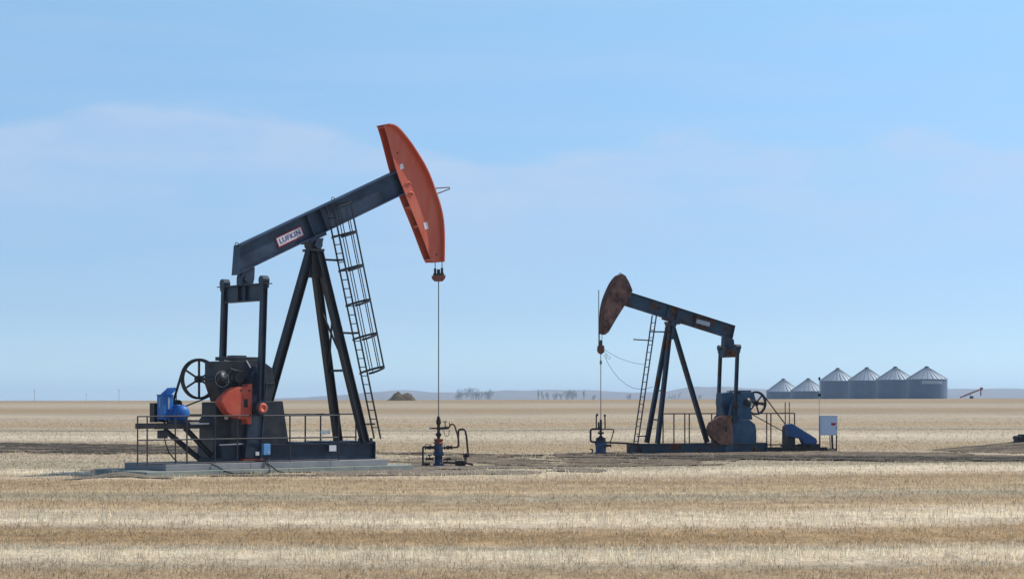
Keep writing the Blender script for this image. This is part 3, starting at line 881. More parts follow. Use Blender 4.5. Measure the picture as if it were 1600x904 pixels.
# pitman / crank geometry
NP = 1.20
pin = UL.p(409.8, 637, NP + .12)
shaft = UL.p(402, 592, .88)
cdir = Vector((pin[0] - shaft[0], 0, pin[1] - shaft[1])).normalized()
bot_z = ZS + 0.12
mb = MB(); mb.cyl((shaft[0], -0.95, shaft[1]), (shaft[0], 0.95, shaft[1]), 0.14); mb.build('crank_shaft', M['gear'], large)
for sgn in (-1, 1):
    mb = MB()
    t0 = Vector((shaft[0], 0, shaft[1])) - cdir * 0.42
    L = (t0.z - bot_z) / -cdir.z
    t1 = t0 + cdir * L
    side = Vector((cdir.z, 0, -cdir.x))
    hw = 0.31
    out = [t0 - side * hw * .6, t0 + side * hw * .6, t0 + cdir * .3 + side * hw, t1 + side * hw, t1 - side * hw, t0 + cdir * .3 - side * hw]
    mb.prism([(p.x, p.z) for p in out], sgn * 0.76, sgn * 0.98)
    mb.cyl((shaft[0], sgn * 0.60, shaft[1]), (shaft[0], sgn * 1.06, shaft[1]), 0.26)
    for w in (-1, 1):
        mb.bar(t0 + cdir * .35 + side * w * (hw - .03) + Vector((0, sgn * .995, 0)), t1 + side * w * (hw - .03) + Vector((0, sgn * .995, 0)), 0.05, 0.06, up=(0, 1, 0))
    mb.cyl((pin[0], sgn * 0.97, pin[1]), (pin[0], sgn * 1.12, pin[1]), 0.11)
    cr_ = mb.build('crank_arm', M['navy'], large, 0.01)
    # red foot strip of the weight track
    mb = MB(); mb.box((t1.x + 0.06, sgn * 0.80, bot_z - 0.035), (0.72, 0.30, 0.06)); mb.build('arm_stop', M['red'], cr_)
    # counterweight (only the near arm's weight can be made out)
    if sgn == 1: continue
    cw = [(394.6, 599), (388.6, 599.6), (386, 603.7), (371, 604.5), (359, 611), (349, 620), (345.2, 626), (346, 631), (356, 645), (364, 651), (371, 653), (386, 655), (387, 662), (393.5, 662)]
    pl = UL.poly(cw, 1.10)
    mb = MB(); mb.prism(pl, sgn * 0.72, sgn * 1.10)
    wt = mb.build('counterweight', M['red_weight'] if sgn == -1 else M['navy'], cr_, 0.02)
    if sgn == -1:
        hl = UL.poly([(381, 623), (387, 623), (387, 636), (381, 636)], 1.10)
        mb = MB(); mb.prism(hl, -1.101, -1.108); mb.build('weight_slot', M['black'], wt)
        for px, py in ((358.8, 627), (376.5, 609.5), (389.5, 610)):
            c = UL.p(px, py, 1.10); disc_plate(UL, c, 0.036, 1.101, 1.11, MB(), 10).build('bolt_hole', M['black'], wt)
        mb = MB(); hl = UL.poly([(345.2, 626), (352, 619), (363, 611.5), (363, 649), (356, 645)], 1.10)
        mb.prism([(x * 0.96 + hl[2][0] * .04, z * .96 + hl[2][1] * .04) for x, z in hl], -1.101, -1.115)
        mb.build('weight_rib', M['red_weight'], wt)
# tail bearing + equalizer + pitmans
eq = UL.p(381.5, 446, 0)
ex = eq[0]
ez_top = UL.p(381.5, 445, .0)[1]; ez_bot = UL.p(381.5, 471.5, 0)[1]
mb = MB()
tb = A + bd * 0.22 - up_b * (depth / 2)
mb.prism([(tb.x - .22, tb.z - .05), (tb.x + .24, tb.z + .08), (ex + .30, ez_top + .22), (ex + .24, ez_top - .02), (ex - .20, ez_top - .02), (ex - .20, ez_top + .22)], -0.15, 0.15)
mb.cyl((ex, -0.22, ez_top + .20), (ex, 0.22, ez_top + .20), 0.12)
mb.build('tail_bearing', M['navy'], large)
mb = MB()
pe = [(-1.42, ez_top), (1.42, ez_top), (1.36, ez_top - .12), (1.0, ez_bot), (-1.0, ez_bot), (-1.36, ez_top - .12)]
mb.prism_x(pe, ex - .02, ex + .02)
mb.prism_x([(-1.45, ez_top + .002), (1.45, ez_top + .002), (1.45, ez_top - .03), (-1.45, ez_top - .03)], ex - .16, ex + .16)
mb.prism_x([(-1.0, ez_bot + .03), (1.0, ez_bot + .03), (1.0, ez_bot - .002), (-1.0, ez_bot - .002)], ex - .13, ex + .13)
for y_ in (-.22, .22): mb.box((ex, y_, (ez_top + ez_bot) / 2), (0.24, 0.03, ez_top - ez_bot - .06))
eqo = mb.build('equalizer_bar', M['navy'], large)
for sgn in (-1, 1):
    mb = MB()
    a = Vector((ex, sgn * NP, ez_top - .05)); b = Vector((pin[0], sgn * NP, pin[1]))
    mb.ibeam(a, b, 0.17, 0.19, 0.025, 0.02, up=(1, 0, 0))
    mb.box((ex, sgn * NP, ez_top + .02), (0.22, 0.26, 0.34))
    mb.cyl((ex - .12, sgn * NP, ez_top + .10), (ex + .12, sgn * NP, ez_top + .10), 0.15)
    mb.cyl((b.x, sgn * (NP - .10), b.z), (b.x, sgn * (NP + .13), b.z), 0.24)
    pit = mb.build('pitman_arm', M['navy'], large)
    mb = MB(); mb.lathe([(0.165, sgn * (NP + .13)), (0.165, sgn * (NP + .17)), (0.13, sgn * (NP + .20)), (0.09, sgn * (NP + .20)), (0.085, sgn * (NP + .18)), (0.02, sgn * (NP + .175))], (b.x, 0, b.z), 20, 'y')
    mb.build('wrist_pin_cap', M['red'], pit)

# drive wheel, belt, motor
wc = UL.p(311, 592, -.70)
mb = MB(); mb.cyl((wc[0], -0.5, wc[1]), (wc[0], 0.85, wc[1]), 0.06); mb.build('input_shaft', M['gear'], large)
wheel(UL, wc, 0.66, -.70, large, 'black')
mc = UL.p(277, 631, -.70)
belt(UL, wc, 0.655, mc, 0.15, -.70, large)
mb = MB()
mb.cyl((mc[0], 0.62, mc[1]), (mc[0], 0.78, mc[1]), 0.145)
mb.build('motor_pulley', M['black'], large)
mm = UL.p(279, 645, -.10)
mb = MB()
mb.lathe([(0.05, 0.62), (0.16, 0.50), (0.26, 0.46), (0.27, 0.40), (0.27, -0.12), (0.25, -0.16), (0.20, -0.26), (0.08, -0.29), (0.01, -0.29)], (mm[0], 0, mm[1]), 26, 'y')
for k in range(16):
    a = math.pi * (0.05 + 0.9 * k / 15); mb.bar((mm[0] + .27 * math.cos(a), -0.1, mm[1] + .27 * math.sin(a)), (mm[0] + .27 * math.cos(a), 0.4, mm[1] + .27 * math.sin(a)), 0.012, 0.03, up=(math.cos(a), 0, math.sin(a)))
mb.box((mm[0], 0.14, mm[1] - .27), (0.5, 0.5, 0.08))
mb.box((mm[0] - .26, 0.14, mm[1] + .02), (0.14, 0.26, 0.24))
emo = mb.build('electric_motor', M['blue'], large)
mb = MB(); mb.box((mm[0] - .09, -.04, mm[1] + .262), (.12, .14, .02)); mb.build('rating_plate', M['galv'], emo)
mb = MB(); mb.torus((mm[0], -.17, mm[1]), .235, .012, 26, 6); mb.torus((mm[0], -.25, mm[1]), .15, .01, 22, 6); mb.build('fan_grille', M['black'], emo)
# blue belt-guard box and its bracket
g0 = UL.p(255.5, 640, -.15)
zt = UL.p(255.5, 617, -.15)[1]; zb_ = UL.p(255.5, 654, -.15)[1]
mb = MB()
mb.box((g0[0] + .18, 0.15 + .21, (zt + zb_) / 2), (0.36, 0.42, zt - zb_))
mb.box((g0[0] + .18, 0.15 + .21, zt + .012), (0.42, 0.48, 0.022))
mb.box((g0[0] + .18, 0.15 + .21, zb_ - .012), (0.38, 0.44, 0.022))
g = mb.build('belt_guard_box', M['blue'], large, 0.01)
mb = MB(); mb.box((g0[0] + .18, .15 - .012, (zt + zb_) / 2 + .12), (.05, .02, .38)); mb.build('latch_strip', M['galv'], g)
mb = MB(); mb.box((g0[0] - .012, .36, (zt + zb_) / 2 + .15), (.02, .10, .3)); mb.build('hinge_strip', M['box_blue'], g)
mb = MB()
gp = UL.poly([(255.5, 617), (268, 605.5), (276, 605), (273, 611), (268, 616), (268, 640), (255.5, 640)], -.60)
mb.prism(gp, 0.60, 0.86)
mb.build('belt_guard', M['blue'], large)
mb = MB(); mb.box((g0[0] + .12, 0.80, (zt + zb_) / 2 - .18), (0.34, 0.30, 0.62)); mb.build('guard_back_plate', M['black'], large)
mb = MB(); p0 = UL.P(275.5, 612, -.3); p1 = UL.P(275.5, 640, -.3); mb.cyl(p0, p1, 0.02, n=6); mb.build('conduit', M['black'], large); mb = MB()
for yy in (.22, .42):
    mb = MB(); mb.cyl((g0[0] + .16, yy, zb_), (g0[0] + .2, yy, zb_ - .16), 0.035, n=8); mb.build('conduit', M['black'], large)
# platform
pl = UL.poly([(238, 661.5), (322, 660), (322, 668.5), (238, 670)], .30)
mb = MB(); mb.prism(pl, -0.50, -0.40); mb.prism(pl, 0.70, 0.80)
xs_ = [p[0] for p in pl]; zc = sum(p[1] for p in pl) / 4
for k in range(5):
    mb.box((min(xs_) + .1 + (max(xs_) - min(xs_) - .2) * k / 4, 0.15, zc), (0.12, 1.1, 0.14))
plat = mb.build('motor_platform', M['black'], large)
mb = MB(); sl = UL.poly([(262, 656), (312, 655.5), (312, 659), (262, 659.5)], .2); mb.prism(sl, -0.35, -0.25); mb.prism(sl, 0.35, 0.45); mb.build('slide_rail', M['navy'], large)
mb = MB(); gl = UL.poly([(296, 661), (325, 660), (325, 662), (296, 663)], .46); mb.prism(gl, -0.505, -0.53); mb.build('platform_edge_strip', M['galv'], large)
zs = ZS + 0.10
for (ax, ay, bx, by) in ((256, 670, 311, 716), (289, 668, 331, 712)):
    for n in (.40,):
        a = UL.P(ax, ay, .40); b = UL.P(bx, by, .40); a.y = b.y = -n
        b.z = max(b.z, zs)
        MB().ibeam(a, b, 0.13, 0.14, 0.02, 0.015).build('platform_strut', M['black'], large)
mb = MB(); a = UL.P(254, 678, .40); mb.box(a, (0.30, 0.14, 0.26)); mb.build('cable_gland_box', M['black'], large)
cp = [UL.P(257, 683, .45), UL.P(259, 693, .47), UL.P(264, 706, .47), UL.P(270, 714, .47), UL.P(276, 720, .47)]
mb = MB().path(smooth3 if False else cp, 0.022, 6); mb.build('motor_cable', M['rubber'], large)

# horsehead
front = [(604, 195.8), (612, 197), (620.5, 203), (631, 216), (640, 228), (651, 245), (661, 262), (669, 280), (676, 300), (683, 320), (687.5, 340), (689.2, 360), (689.4, 385), (689, 409)]
back = [(600.5, 197), (604, 208), (608, 222), (612, 238), (620, 269), (633, 302), (642, 325), (650, 344), (662, 375), (672, 402), (676, 409.5)]
head, frL, bkL = horse_head(UL, front, back, 0.21, 0.17, M['red'], large)
# webs between the side plates
mb = MB()
def hp(px, py): 
    q = UL.p(px, py, .21); return Vector((q[0], 0, q[1]))
t1_ = hp(601.5, 198); t2_ = hp(609, 198)
mb.prism([(t1_.x, t1_.z), (t2_.x, t2_.z), (t2_.x, t2_.z - .03), (t1_.x, t1_.z - .03)], -0.179, 0.179)
mb.build('inner_web', M['red'], head); mb = MB()
w1_ = [hp(643, 322), hp(660, 330), hp(661, 333), hp(644, 325)]
mb.prism([(p.x, p.z) for p in w1_], -0.179, 0.179)
mb.build('inner_web', M['red'], head); mb = MB()
w2_ = [hp(655, 352), hp(672, 346), hp(673, 349), hp(656, 355)]
mb.prism([(p.x, p.z) for p in w2_], -0.179, 0.179)
mb.build('inner_web', M['red'], head); mb = MB()
w3_ = [hp(674, 404), hp(688, 405), hp(688, 407), hp(674, 407)]
mb.prism([(p.x, p.z) for p in w3_], -0.179, 0.179)
mb.build('inner_web', M['red'], head)
for px_, py_ in ((621, 239), (682, 397.5)):
    disc_plate(UL, UL.p(px_, py_, .21), .035, .2105, .216, MB(), 12).build('bolt_hole', M['black'], head)
for q in ([(624.5, 257), (629.5, 255.5), (631, 263), (626, 265)], [(661.5, 348), (667.5, 346.5), (669.5, 357), (664, 358.5)]):
    plate('sticker', UL, q, .211, .004, M['white'], head)
for q in (((634, 287), (639, 284), (642, 288)), ((639, 301), (643, 300), (646, 304))):
    MB().path([UL.P(x, y, .235) for x, y in q], 0.022, 6).build('hook_rod', M['red'], head)
mb = MB()
mb.path([UL.P(674, 298, -.25), UL.P(682, 294, -.25), UL.P(702, 292.5, -.25), UL.P(702.5, 295, -.25), UL.P(690, 300, -.25), UL.P(677, 304.5, -.25)], 0.022, 6)
mb.build('cable_retainer', M['rust'], head)
# bridle: two cables over the track plate to the carrier bar
xf, zf_ = frL[-1]
xf += 0.055
zc_ = UL.p(683.5, 431, 0)[1]
for sgn in (-1, 1):
    pts = [Vector((x + .055, sgn * .20, z)) for x, z in frL[6::4]] + [Vector((xf, sgn * .20, zf_ - .1)), Vector((xf, sgn * .20, zc_ + .08))]
    br = MB().path(pts, 0.016, 6).build('bridle_cable', M['cable'], large)
    mb = MB(); mb.cyl((xf, sgn * .20, zc_ + .28), (xf, sgn * .20, zc_ - .02), 0.045, n=10); mb.cyl((xf, sgn * .20, zc_ + .02), (xf, sgn * .20, zc_ + .1), 0.075, n=10)
    mb.build('cable_socket', M['well_dark'], br)
mb = MB(); mb.prism_x([(-.30, zc_ + .02), (.30, zc_ + .02), (.26, zc_ - .10), (.12, zc_ - .19), (-.12, zc_ - .19), (-.26, zc_ - .10)], xf - .09, xf + .09)
mb.build('carrier_bar', M['well_red'], large)
mb = MB(); mb.cyl((xf, 0, zc_ + .02), (xf, 0, zc_ + .24), 0.06, n=10); mb.build('rod_clamp', M['well_dark'], large)
WELL1 = Vector((xf, 0, 0))
mb = MB(); zt1 = UL.p(684, 652, 0)[1]
mb.cyl((xf, 0, zc_ - .19), (xf, 0, zt1), 0.019, n=8); mb.build('polished_rod', M['rod'], large)

# ladder with safety cage (near side of the beam)
nf, nn_ = .24, .62
lb0 = UL.P(584.5, 685, nf); lt0 = UL.P(509, 322, nf)
lb1 = UL.P(595, 684.5, nn_); lt1 = UL.P(521, 319, nn_)
xb = (lb0.x + lb1.x) / 2; xt = (lt0.x + lt1.x) / 2; zb2 = (lb0.z + lb1.z) / 2; zt2 = (lt0.z + lt1.z) / 2
a0 = Vector((xb, -nf, zb2)); a1 = Vector((xt, -nf, zt2)); b0 = Vector((xb, -nn_, zb2)); b1 = Vector((xt, -nn_, zt2))
ladder = ladder_mb(UL, a0, b0, a1, b1).build('ladder', M['black'], large)
ld = (a1 - a0).normalized()
def lad(z, n):      # point on the ladder plane at height z
    t = (z - zb2) / (zt2 - zb2); return Vector((xb + (xt - xb) * t, -n, z))
mb = MB()
nm_ = (nf + nn_) / 2
hoops = []
for py in (371, 423, 477, 530, 583):
    z = UL.p(530, py, nm_)[1]
    c = lad(z, nm_)
    pts = []
    for k in range(19):
        a = math.pi * (-0.5 + k / 18.0)
        ox = 0.12 + 0.70 * max(0, math.cos(a))
        pts.append(Vector((c.x + ox, c.y + 0.36 * math.sin(a), c.z + 0.30 * ox)))
    pts = [Vector((c.x, c.y - .27, c.z))] + pts + [Vector((c.x, c.y + .27, c.z))]
    hoops.append(pts)
    for i in range(len(pts) - 1): mb.bar(pts[i], pts[i + 1], 0.018, 0.075)
up_off = lad(zt2, nm_) - lad(UL.p(530, 371, nm_)[1], nm_)
for k in (1, 4, 7, 10, 13, 16):
    a = hoops[0][k]; b = hoops[-1][k]
    mb.bar(a + up_off * 0.93, b, 0.032, 0.014, up=(0, 1, 0))
topp = [p + up_off * 0.93 for p in hoops[0]]
for i in range(len(topp) - 1): mb.bar(topp[i], topp[i + 1], 0.015, 0.05)
mb.build('ladder_cage', M['black'], ladder)
for py in (405, 519):
    mb = MB()
    z = UL.p(515, py, nm_)[1]; c = lad(z, nm_)
    t = (top.z - z) / (top.z - zf); lp = lerp_leg(-1, t)
    mb.bar(Vector((lp.x + .1, lp.y, z)), Vector((c.x, -nf, z)), 0.05, 0.07); mb.bar(Vector((c.x, -nf, z)), Vector((c.x, -nn_, z)), 0.05, 0.06)
    mb.bar(Vector((lp.x + .1, lp.y, z)), Vector((c.x, -nn_, z)), 0.03, 0.04); mb.build('ladder_bracket', M['black'], ladder)
mb = MB()
z = UL.p(575, 662, nm_)[1]; c = lad(z, nm_); lp = lerp_leg(-1, (top.z - z) / (top.z - zf)); mb.bar(Vector((lp.x, lp.y, z)), Vector((c.x, -nm_, z)), 0.05, 0.06)
mb.build('ladder_bracket', M['black'], ladder)

# ------------------------------------------------------------------ concrete pads and the crank-guard rails
def world_of(U, v): return U.loc + Matrix.Rotation(U.rot, 3, 'Z') @ Vector(v)
def pad(name, x0, x1, hw, z0, z1, mtl, label, seams=()):
    o = empty if False else None
    mb = MB(); 
    xs = [x0] + list(seams) + [x1]
    for i in range(len(xs) - 1):
        a = xs[i] + (0.004 if i else 0); b = xs[i + 1] - (0.004 if i < len(xs) - 2 else 0)
        mb.box(((a + b) / 2, 0, (z0 + z1) / 2), (b - a, 2 * hw, z1 - z0))
    q = mb.build(name, M[mtl], None, 0.012)
    q.location = UL.loc; q.rotation_euler = (0, 0, UL.rot)
    return tag(q, label, 'concrete pad', 'stacked concrete pads')
ux0 = UL.p(259, 729, 1.32)[0]; ux1 = UL.p(606, 718, 1.32)[0]
lx0 = UL.p(229, 739, 1.68)[0]; lx1 = UL.p(646, 727, 1.68)[0]
ZL = 0.15
pad('concrete_pad', ux0, ux1, 1.32, ZL, ZS, 'concrete_a', 'grey upper concrete slab right beneath the large pumpjack', (ux0 + 3.1, ux0 + 6.2))
pad('concrete_pad', lx0, lx1, 1.68, -0.3, ZL - 0.003, 'concrete_b', 'greenish lower concrete slab lying on the ground under the grey slab', (lx0 + 2.6, lx0 + 5.2, lx0 + 7.8))

def rails(root, x_posts, yl, z0, ztop, zmid, zbot, mtl, r=0.022, xa=None, xb_=None, feet=None):
    xa = x_posts[0] if xa is None else xa; xb_ = x_posts[-1] if xb_ is None else xb_
    for z in (ztop, zmid, zbot):
        if z is None: continue
        MB().cyl((xa, yl, z), (xb_, yl, z), r, n=8).build('rail', mtl, root)
    for x in x_posts:
        MB().cyl((x, yl, z0), (x, yl, ztop), r * 1.05, n=8).build('post', mtl, root)
gr = empty('guard_rail', UL.loc, UL.rot, 'dark pipe guard rail along the near side of the large pumpjack', 'guard rail', 'pipe guard rails')
NR = 1.24
xp = [UL.p(px, 690, NR)[0] for px in (215, 230, 274, 292, 336, 371, 453, 529)]
zt_ = (UL.p(215, 652, NR)[1] + UL.p(453, 647, NR)[1]) / 2
zm_ = (UL.p(215, 688, NR)[1] + UL.p(453, 683, NR)[1]) / 2
zb_r = UL.p(215, 723, NR)[1]
print('rail heights', zt_, zm_, zb_r)
rails(gr, xp, -NR, ZS, zt_, zm_, ZS + .03, M['rail'])
gr2 = empty('guard_rail', UL.loc, UL.rot, 'black pipe guard rail behind the large pumpjack, seen between its post legs', 'guard rail', 'pipe guard rails')
NF = -1.12
xp2 = [UL.p(px, 690, NF)[0] for px in (292, 453, 477, 501, 530, 556)]
rails(gr2, xp2, -NF, ZS, zt_ + .02, zm_ - .05, None, M['black'], 0.026)

# ground-side junction box with two cables
jb = empty('junction_box', world_of(UL, (UL.p(416, 712, 1.29)[0], -1.29, ZS)), UL.rot, 'small light blue electrical box on the rail in front of the large pumpjack', 'electrical box')
mb = MB(); mb.box((0, 0, 0.42), (0.25, 0.12, 0.36)); mb.build('box_body', M['box_blue'], jb, 0.01)
mb = MB(); mb.cyl((0, 0.02, 0), (0, 0.02, 0.26), 0.02, n=8); mb.build('stand', M['black'], jb)
mb = MB(); mb.box((0.05, -0.065, 0.32), (0.09, 0.01, 0.06)); mb.build('cover_plate', M['galv'], jb)
mb = MB()
mb.path([(-.05, 0, .25), (-.06, -.03, .10), (-.05, -.10, -.06), (-.08, -.30, -.14), (-.14, -.46, -.30), (-.30, -.5, -.34), (-.5, -.52, -.35)], 0.02, 6)
mb.build('cable', M['rubber'], jb); mb = MB()
mb.path([(.05, 0, .25), (.04, -.03, .10), (.0, -.10, -.05), (.03, -.32, -.15), (.12, -.47, -.28), (.4, -.52, -.33), (.9, -.50, -.34), (1.3, -.48, -.34)], 0.02, 6)
mb.build('cable', M['rubber'], jb)
# loose black cable lying over the pad edge
pts = [(320, 722, 1.05), (332, 727, 1.345), (341, 734, 1.40), (351, 741, 1.71), (365, 744.5, 1.74), (385, 743, 1.76), (402, 740, 1.76)]
V_ = [UL.P(a, b, c) for a, b, c in pts]
mb = MB(); zz = [ZS + .02, ZS - .02, ZL + .08, ZL - .04, 0.03, 0.03, 0.03]
mb.path([Vector((v.x, v.y, z)) for v, z in zip(V_, zz)], 0.02, 6)
ob = mb.build('power_cable', M['rubber']); ob.location = UL.loc; ob.rotation_euler = (0, 0, UL.rot)
tag(ob, 'loose black cable drooping over the near edge of the concrete pads', 'cable')
# pale bar seen low in the near side of the skid
mb = MB(); w = UL.poly([(343, 693.5), (386, 691.5), (386, 693.5), (343, 695.5)], .87); mb.prism(w, -0.845, -0.875); mb.build('brake_rod', M['galv'], large)
mb = MB(); q = UL.p(353.5, 651.5, .47); mb.box((q[0], -0.47, q[1]), (0.13, 0.02, 0.13)); mb.build('small_sticker', M['white'], large); mb = MB(); q = UL.p(402, 709, 1.0); mb.box((q[0], -1.0, q[1] + .02), (0.13, 0.03, 0.12)); mb.build('small_sticker', M['white'], large)

# ------------------------------------------------------------------ wellheads
def wellhead(px_c, base, top_, U, loc, label, spec):
    root = empty('wellhead', loc, 0, label, 'wellhead', 'wellheads under the pumpjacks')
    return root
def wp(loc, px, py, dy=0.0):
    """point in the wellhead's own frame; the cluster stands in the plane facing the road, dy deeper"""
    Y = loc.y + dy
    return Vector(((px - 800) / FOC * Y - loc.x, dy, EYE - (py - HOR) / FOC * Y - loc.z))
W1 = world_of(UL, WELL1); W1.z = terrain(W1.x, W1.y)
w1 = empty('wellhead', W1, 0, 'wellhead with tall looped side pipes and rust red flange beside the large pumpjack', 'wellhead', 'wellheads under the pumpjacks')
PXC = 800 + W1.x / W1.y * FOC
print('well 1 px', PXC, 'base py', HOR + (EYE - W1.z) / W1.y * FOC)
dxp = PXC - 690.0
def q1(px, py, dy=0.0): return wp(W1, px + dxp, py, dy)
def zz1(py): return q1(690, py).z
mb = MB()
def prof(L): return [(r, zz1(py)) for r, py in L]
mb.lathe(prof([(.19, 728), (.19, 724), (.14, 723), (.135, 712), (.19, 711), (.19, 706), (.15, 705), (.15, 700), (.14, 693)]), (0, 0, 0), 18)
mb.build('casing_head', M['well_blue'], w1)
mb = MB(); mb.lathe(prof([(.17, 693), (.17, 690), (.14, 689.6), (.14, 688.4), (.17, 688), (.17, 685.2)]), (0, 0, 0), 18); mb.build('flange', M['well_red'], w1)
mb = MB(); mb.lathe(prof([(.06, 685), (.05, 682), (.10, 680), (.10, 677), (.05, 675), (.06, 670), (.08, 668), (.05, 666), (.06, 663), (.09, 661), (.08, 655), (.055, 653), (.055, 650), (.02, 649.6)]), (0, 0, 0), 16)
mb.build('stuffing_box', M['well_dark'], w1)
def vpipe(root, q, pts, r, mtl, nm='pipe'):
    P = [q(*p) for p in pts]
    out = [P[0]]
    for i in range(1, len(P) - 1):      # rounded elbows
        a = (P[i - 1] - P[i]); b = (P[i + 1] - P[i]); k = min(.07, a.length * .4, b.length * .4)
        out += [P[i] + a.normalized() * k, P[i] + (a.normalized() + b.normalized()) * k * .3, P[i] + b.normalized() * k]
    out.append(P[-1])
    return MB().path(out, r, 8).build(nm, M[mtl], root)
vpipe(w1, q1, [(697, 699), (716, 698.5, -.1), (722, 697.5, -.1), (720, 680, -.1), (714.5, 662.5, -.1), (708, 662.5, -.05), (707.5, 667, 0), (701, 668)], 0.03, 'pipe_rust')
vpipe(w1, q1, [(721, 697, .1), (721, 670.5, .1), (731, 669.8, .1), (733.5, 680, .1), (736.5, 712.5, .1), (733, 713, .1)], 0.036, 'well_dark')
vpipe(w1, q1, [(692, 669), (676.5, 668.6)], 0.028, 'pipe_rust')
vpipe(w1, q1, [(690, 669), (706, 668)], 0.045, 'well_dark')
vpipe(w1, q1, [(697, 722), (732, 723), (744, 725.5)], 0.035, 'well_dark')
vpipe(w1, q1, [(731.8, 708), (732, 723)], 0.045, 'pipe_rust')
vpipe(w1, q1, [(665.5, 728), (665.5, 698.5), (668, 697.5)], 0.035, 'black', 'stand_pipe')
vpipe(w1, q1, [(667, 699), (669, 694.5), (673, 692.5), (677, 694), (679, 698)], 0.010, 'rubber', 'hose')
vpipe(w1, q1, [(698, 671), (699.5, 680), (702, 682), (706, 679), (707, 671)], 0.010, 'rubber', 'hose')
def valve(root, q, c, l, r, mtl='well_dark', stem=None, nm='valve'):
    P = q(*c); mb = MB()
    mb.lathe([(r * .55, -l / 2), (r, -l / 2), (r, -l / 2 + .03), (r * .6, -l / 2 + .04), (r * .75, 0), (r * .6, l / 2 - .04), (r, l / 2 - .03), (r, l / 2), (r * .5, l / 2)], P, 14, 'x')
    if stem:
        e = P + Vector(stem); mb.cyl(P, e, 0.018, n=8); d = Vector(stem).normalized()
        mb.cyl(e - d * .01, e + d * .015, 0.075, n=12)
    return mb.build(nm, M[mtl], root)
valve(w1, q1, (676.5, 698.5), .36, .085, stem=(0, -.2, 0)); valve(w1, q1, (705, 698.5), .30, .085, stem=(0, -.2, 0))
valve(w1, q1, (676, 716.5), .28, .06, stem=(0, -.02, .13)); valve(w1, q1, (703.5, 716.5), .26, .06, stem=(0, -.02, -.12))
valve(w1, q1, (700.5, 668), .12, .06, stem=(-.01, 0, .22)); valve(w1, q1, (724, 723.5), .36, .15); valve(w1, q1, (672, 724.5), .2, .07)
valve(w1, q1, (731.8, 710), .16, .09)
vpipe(w1, q1, [(707, 659), (707.3, 668)], 0.012, 'black', 'gauge_stem')
mb = MB().cyl(q1(678.5, 668.5), q1(675.5, 668.5), 0.045, n=10); mb.build('pipe_cap', M['galv'], w1)

# ------------------------------------------------------------------ the small unit
US = Unit(1048, 85.0, R(180 + 23), 1)
small = empty('pumpjack', US.loc, US.rot, 'smaller rusty blue pumpjack with rust brown horsehead pointing left, standing on bare soil', 'pumpjack', 'pumpjacks in the stubble field')
zg = 0.04
# beam
t_t = Vector(US.p(1144.5, 505, .12)); t_b = Vector(US.p(1147, 532, .12)); h_t = Vector(US.p(989, 455.5, .12)); h_b = Vector(US.p(979, 479, .12))
A2 = Vector(((t_t.x + t_b.x) / 2, 0, (t_t.y + t_b.y) / 2)); B2 = Vector(((h_t.x + h_b.x) / 2, 0, (h_t.y + h_b.y) / 2))
bd2 = (B2 - A2).normalized(); up2 = Vector((-bd2.z, 0, bd2.x))
if up2.z < 0: up2 = -up2
dep2 = 0.62
B2 = B2 + bd2 * 0.12
mb = MB().ibeam(A2, B2, 0.24, dep2, 0.028, 0.02, up=up2)
mb.prism([(p.x, p.z) for p in (A2 + up2 * .31, A2 - up2 * .33, A2 - up2 * .33 - bd2 * .02 + Vector((0, 0, -.10)), A2 - bd2 * .03 + up2 * .31)], -.13, .13)
for t in (0.36, 0.53, 0.62):
    c = A2.lerp(B2, t); mb.bar(c - up2 * (dep2 / 2 - 0.03), c + up2 * (dep2 / 2 - 0.03), 0.2, 0.02, up=bd2)
beam2 = mb.build('walking_beam', M['old_beam'], small)
plate('name_plate', US, [(1088.5, 498), (1109.5, 503.5), (1108.5, 510), (1087.5, 504.5)], .012, .012, M['pale_sign'], beam2)
# head
front2 = [(973, 429.5), (968, 430.8), (964, 434.5), (958, 443), (951.8, 456), (946.5, 470), (943.6, 484), (942.8, 500), (943, 521.5)]
back2 = [(977, 429.8), (983, 440), (988.5, 453.5), (984, 465), (976, 477.5), (963, 498), (951.5, 518), (946, 522.5)]
head2, frS, bkS = horse_head(US, front2, back2, 0.15, 0.05, M['rust_head'], small, arc_mat=M['rust'], bsm=0)
mb = MB(); bks = bkS
for i in range(len(bks) - 1):
    a, b = bks[i], bks[i + 1]; mb.bar(Vector((a[0], 0, a[1])), Vector((b[0], 0, b[1])), 0.24, 0.02, up=(0, 1, 0)) if False else mb.add([(a[0], -.119, a[1]), (b[0], -.119, b[1]), (b[0], .119, b[1]), (a[0], .119, a[1])], [(0, 1, 2, 3)])
mb.build('back_plate', M['rust'], head2)
mb = MB(); c = US.P(969.5, 429.5, 0); mb.torus(c, .08, .02, 12, 6); mb.box(c + Vector((-.1, 0, 0)), (.1, .06, .06)); mb.build('lifting_eye', M['rust'], head2)
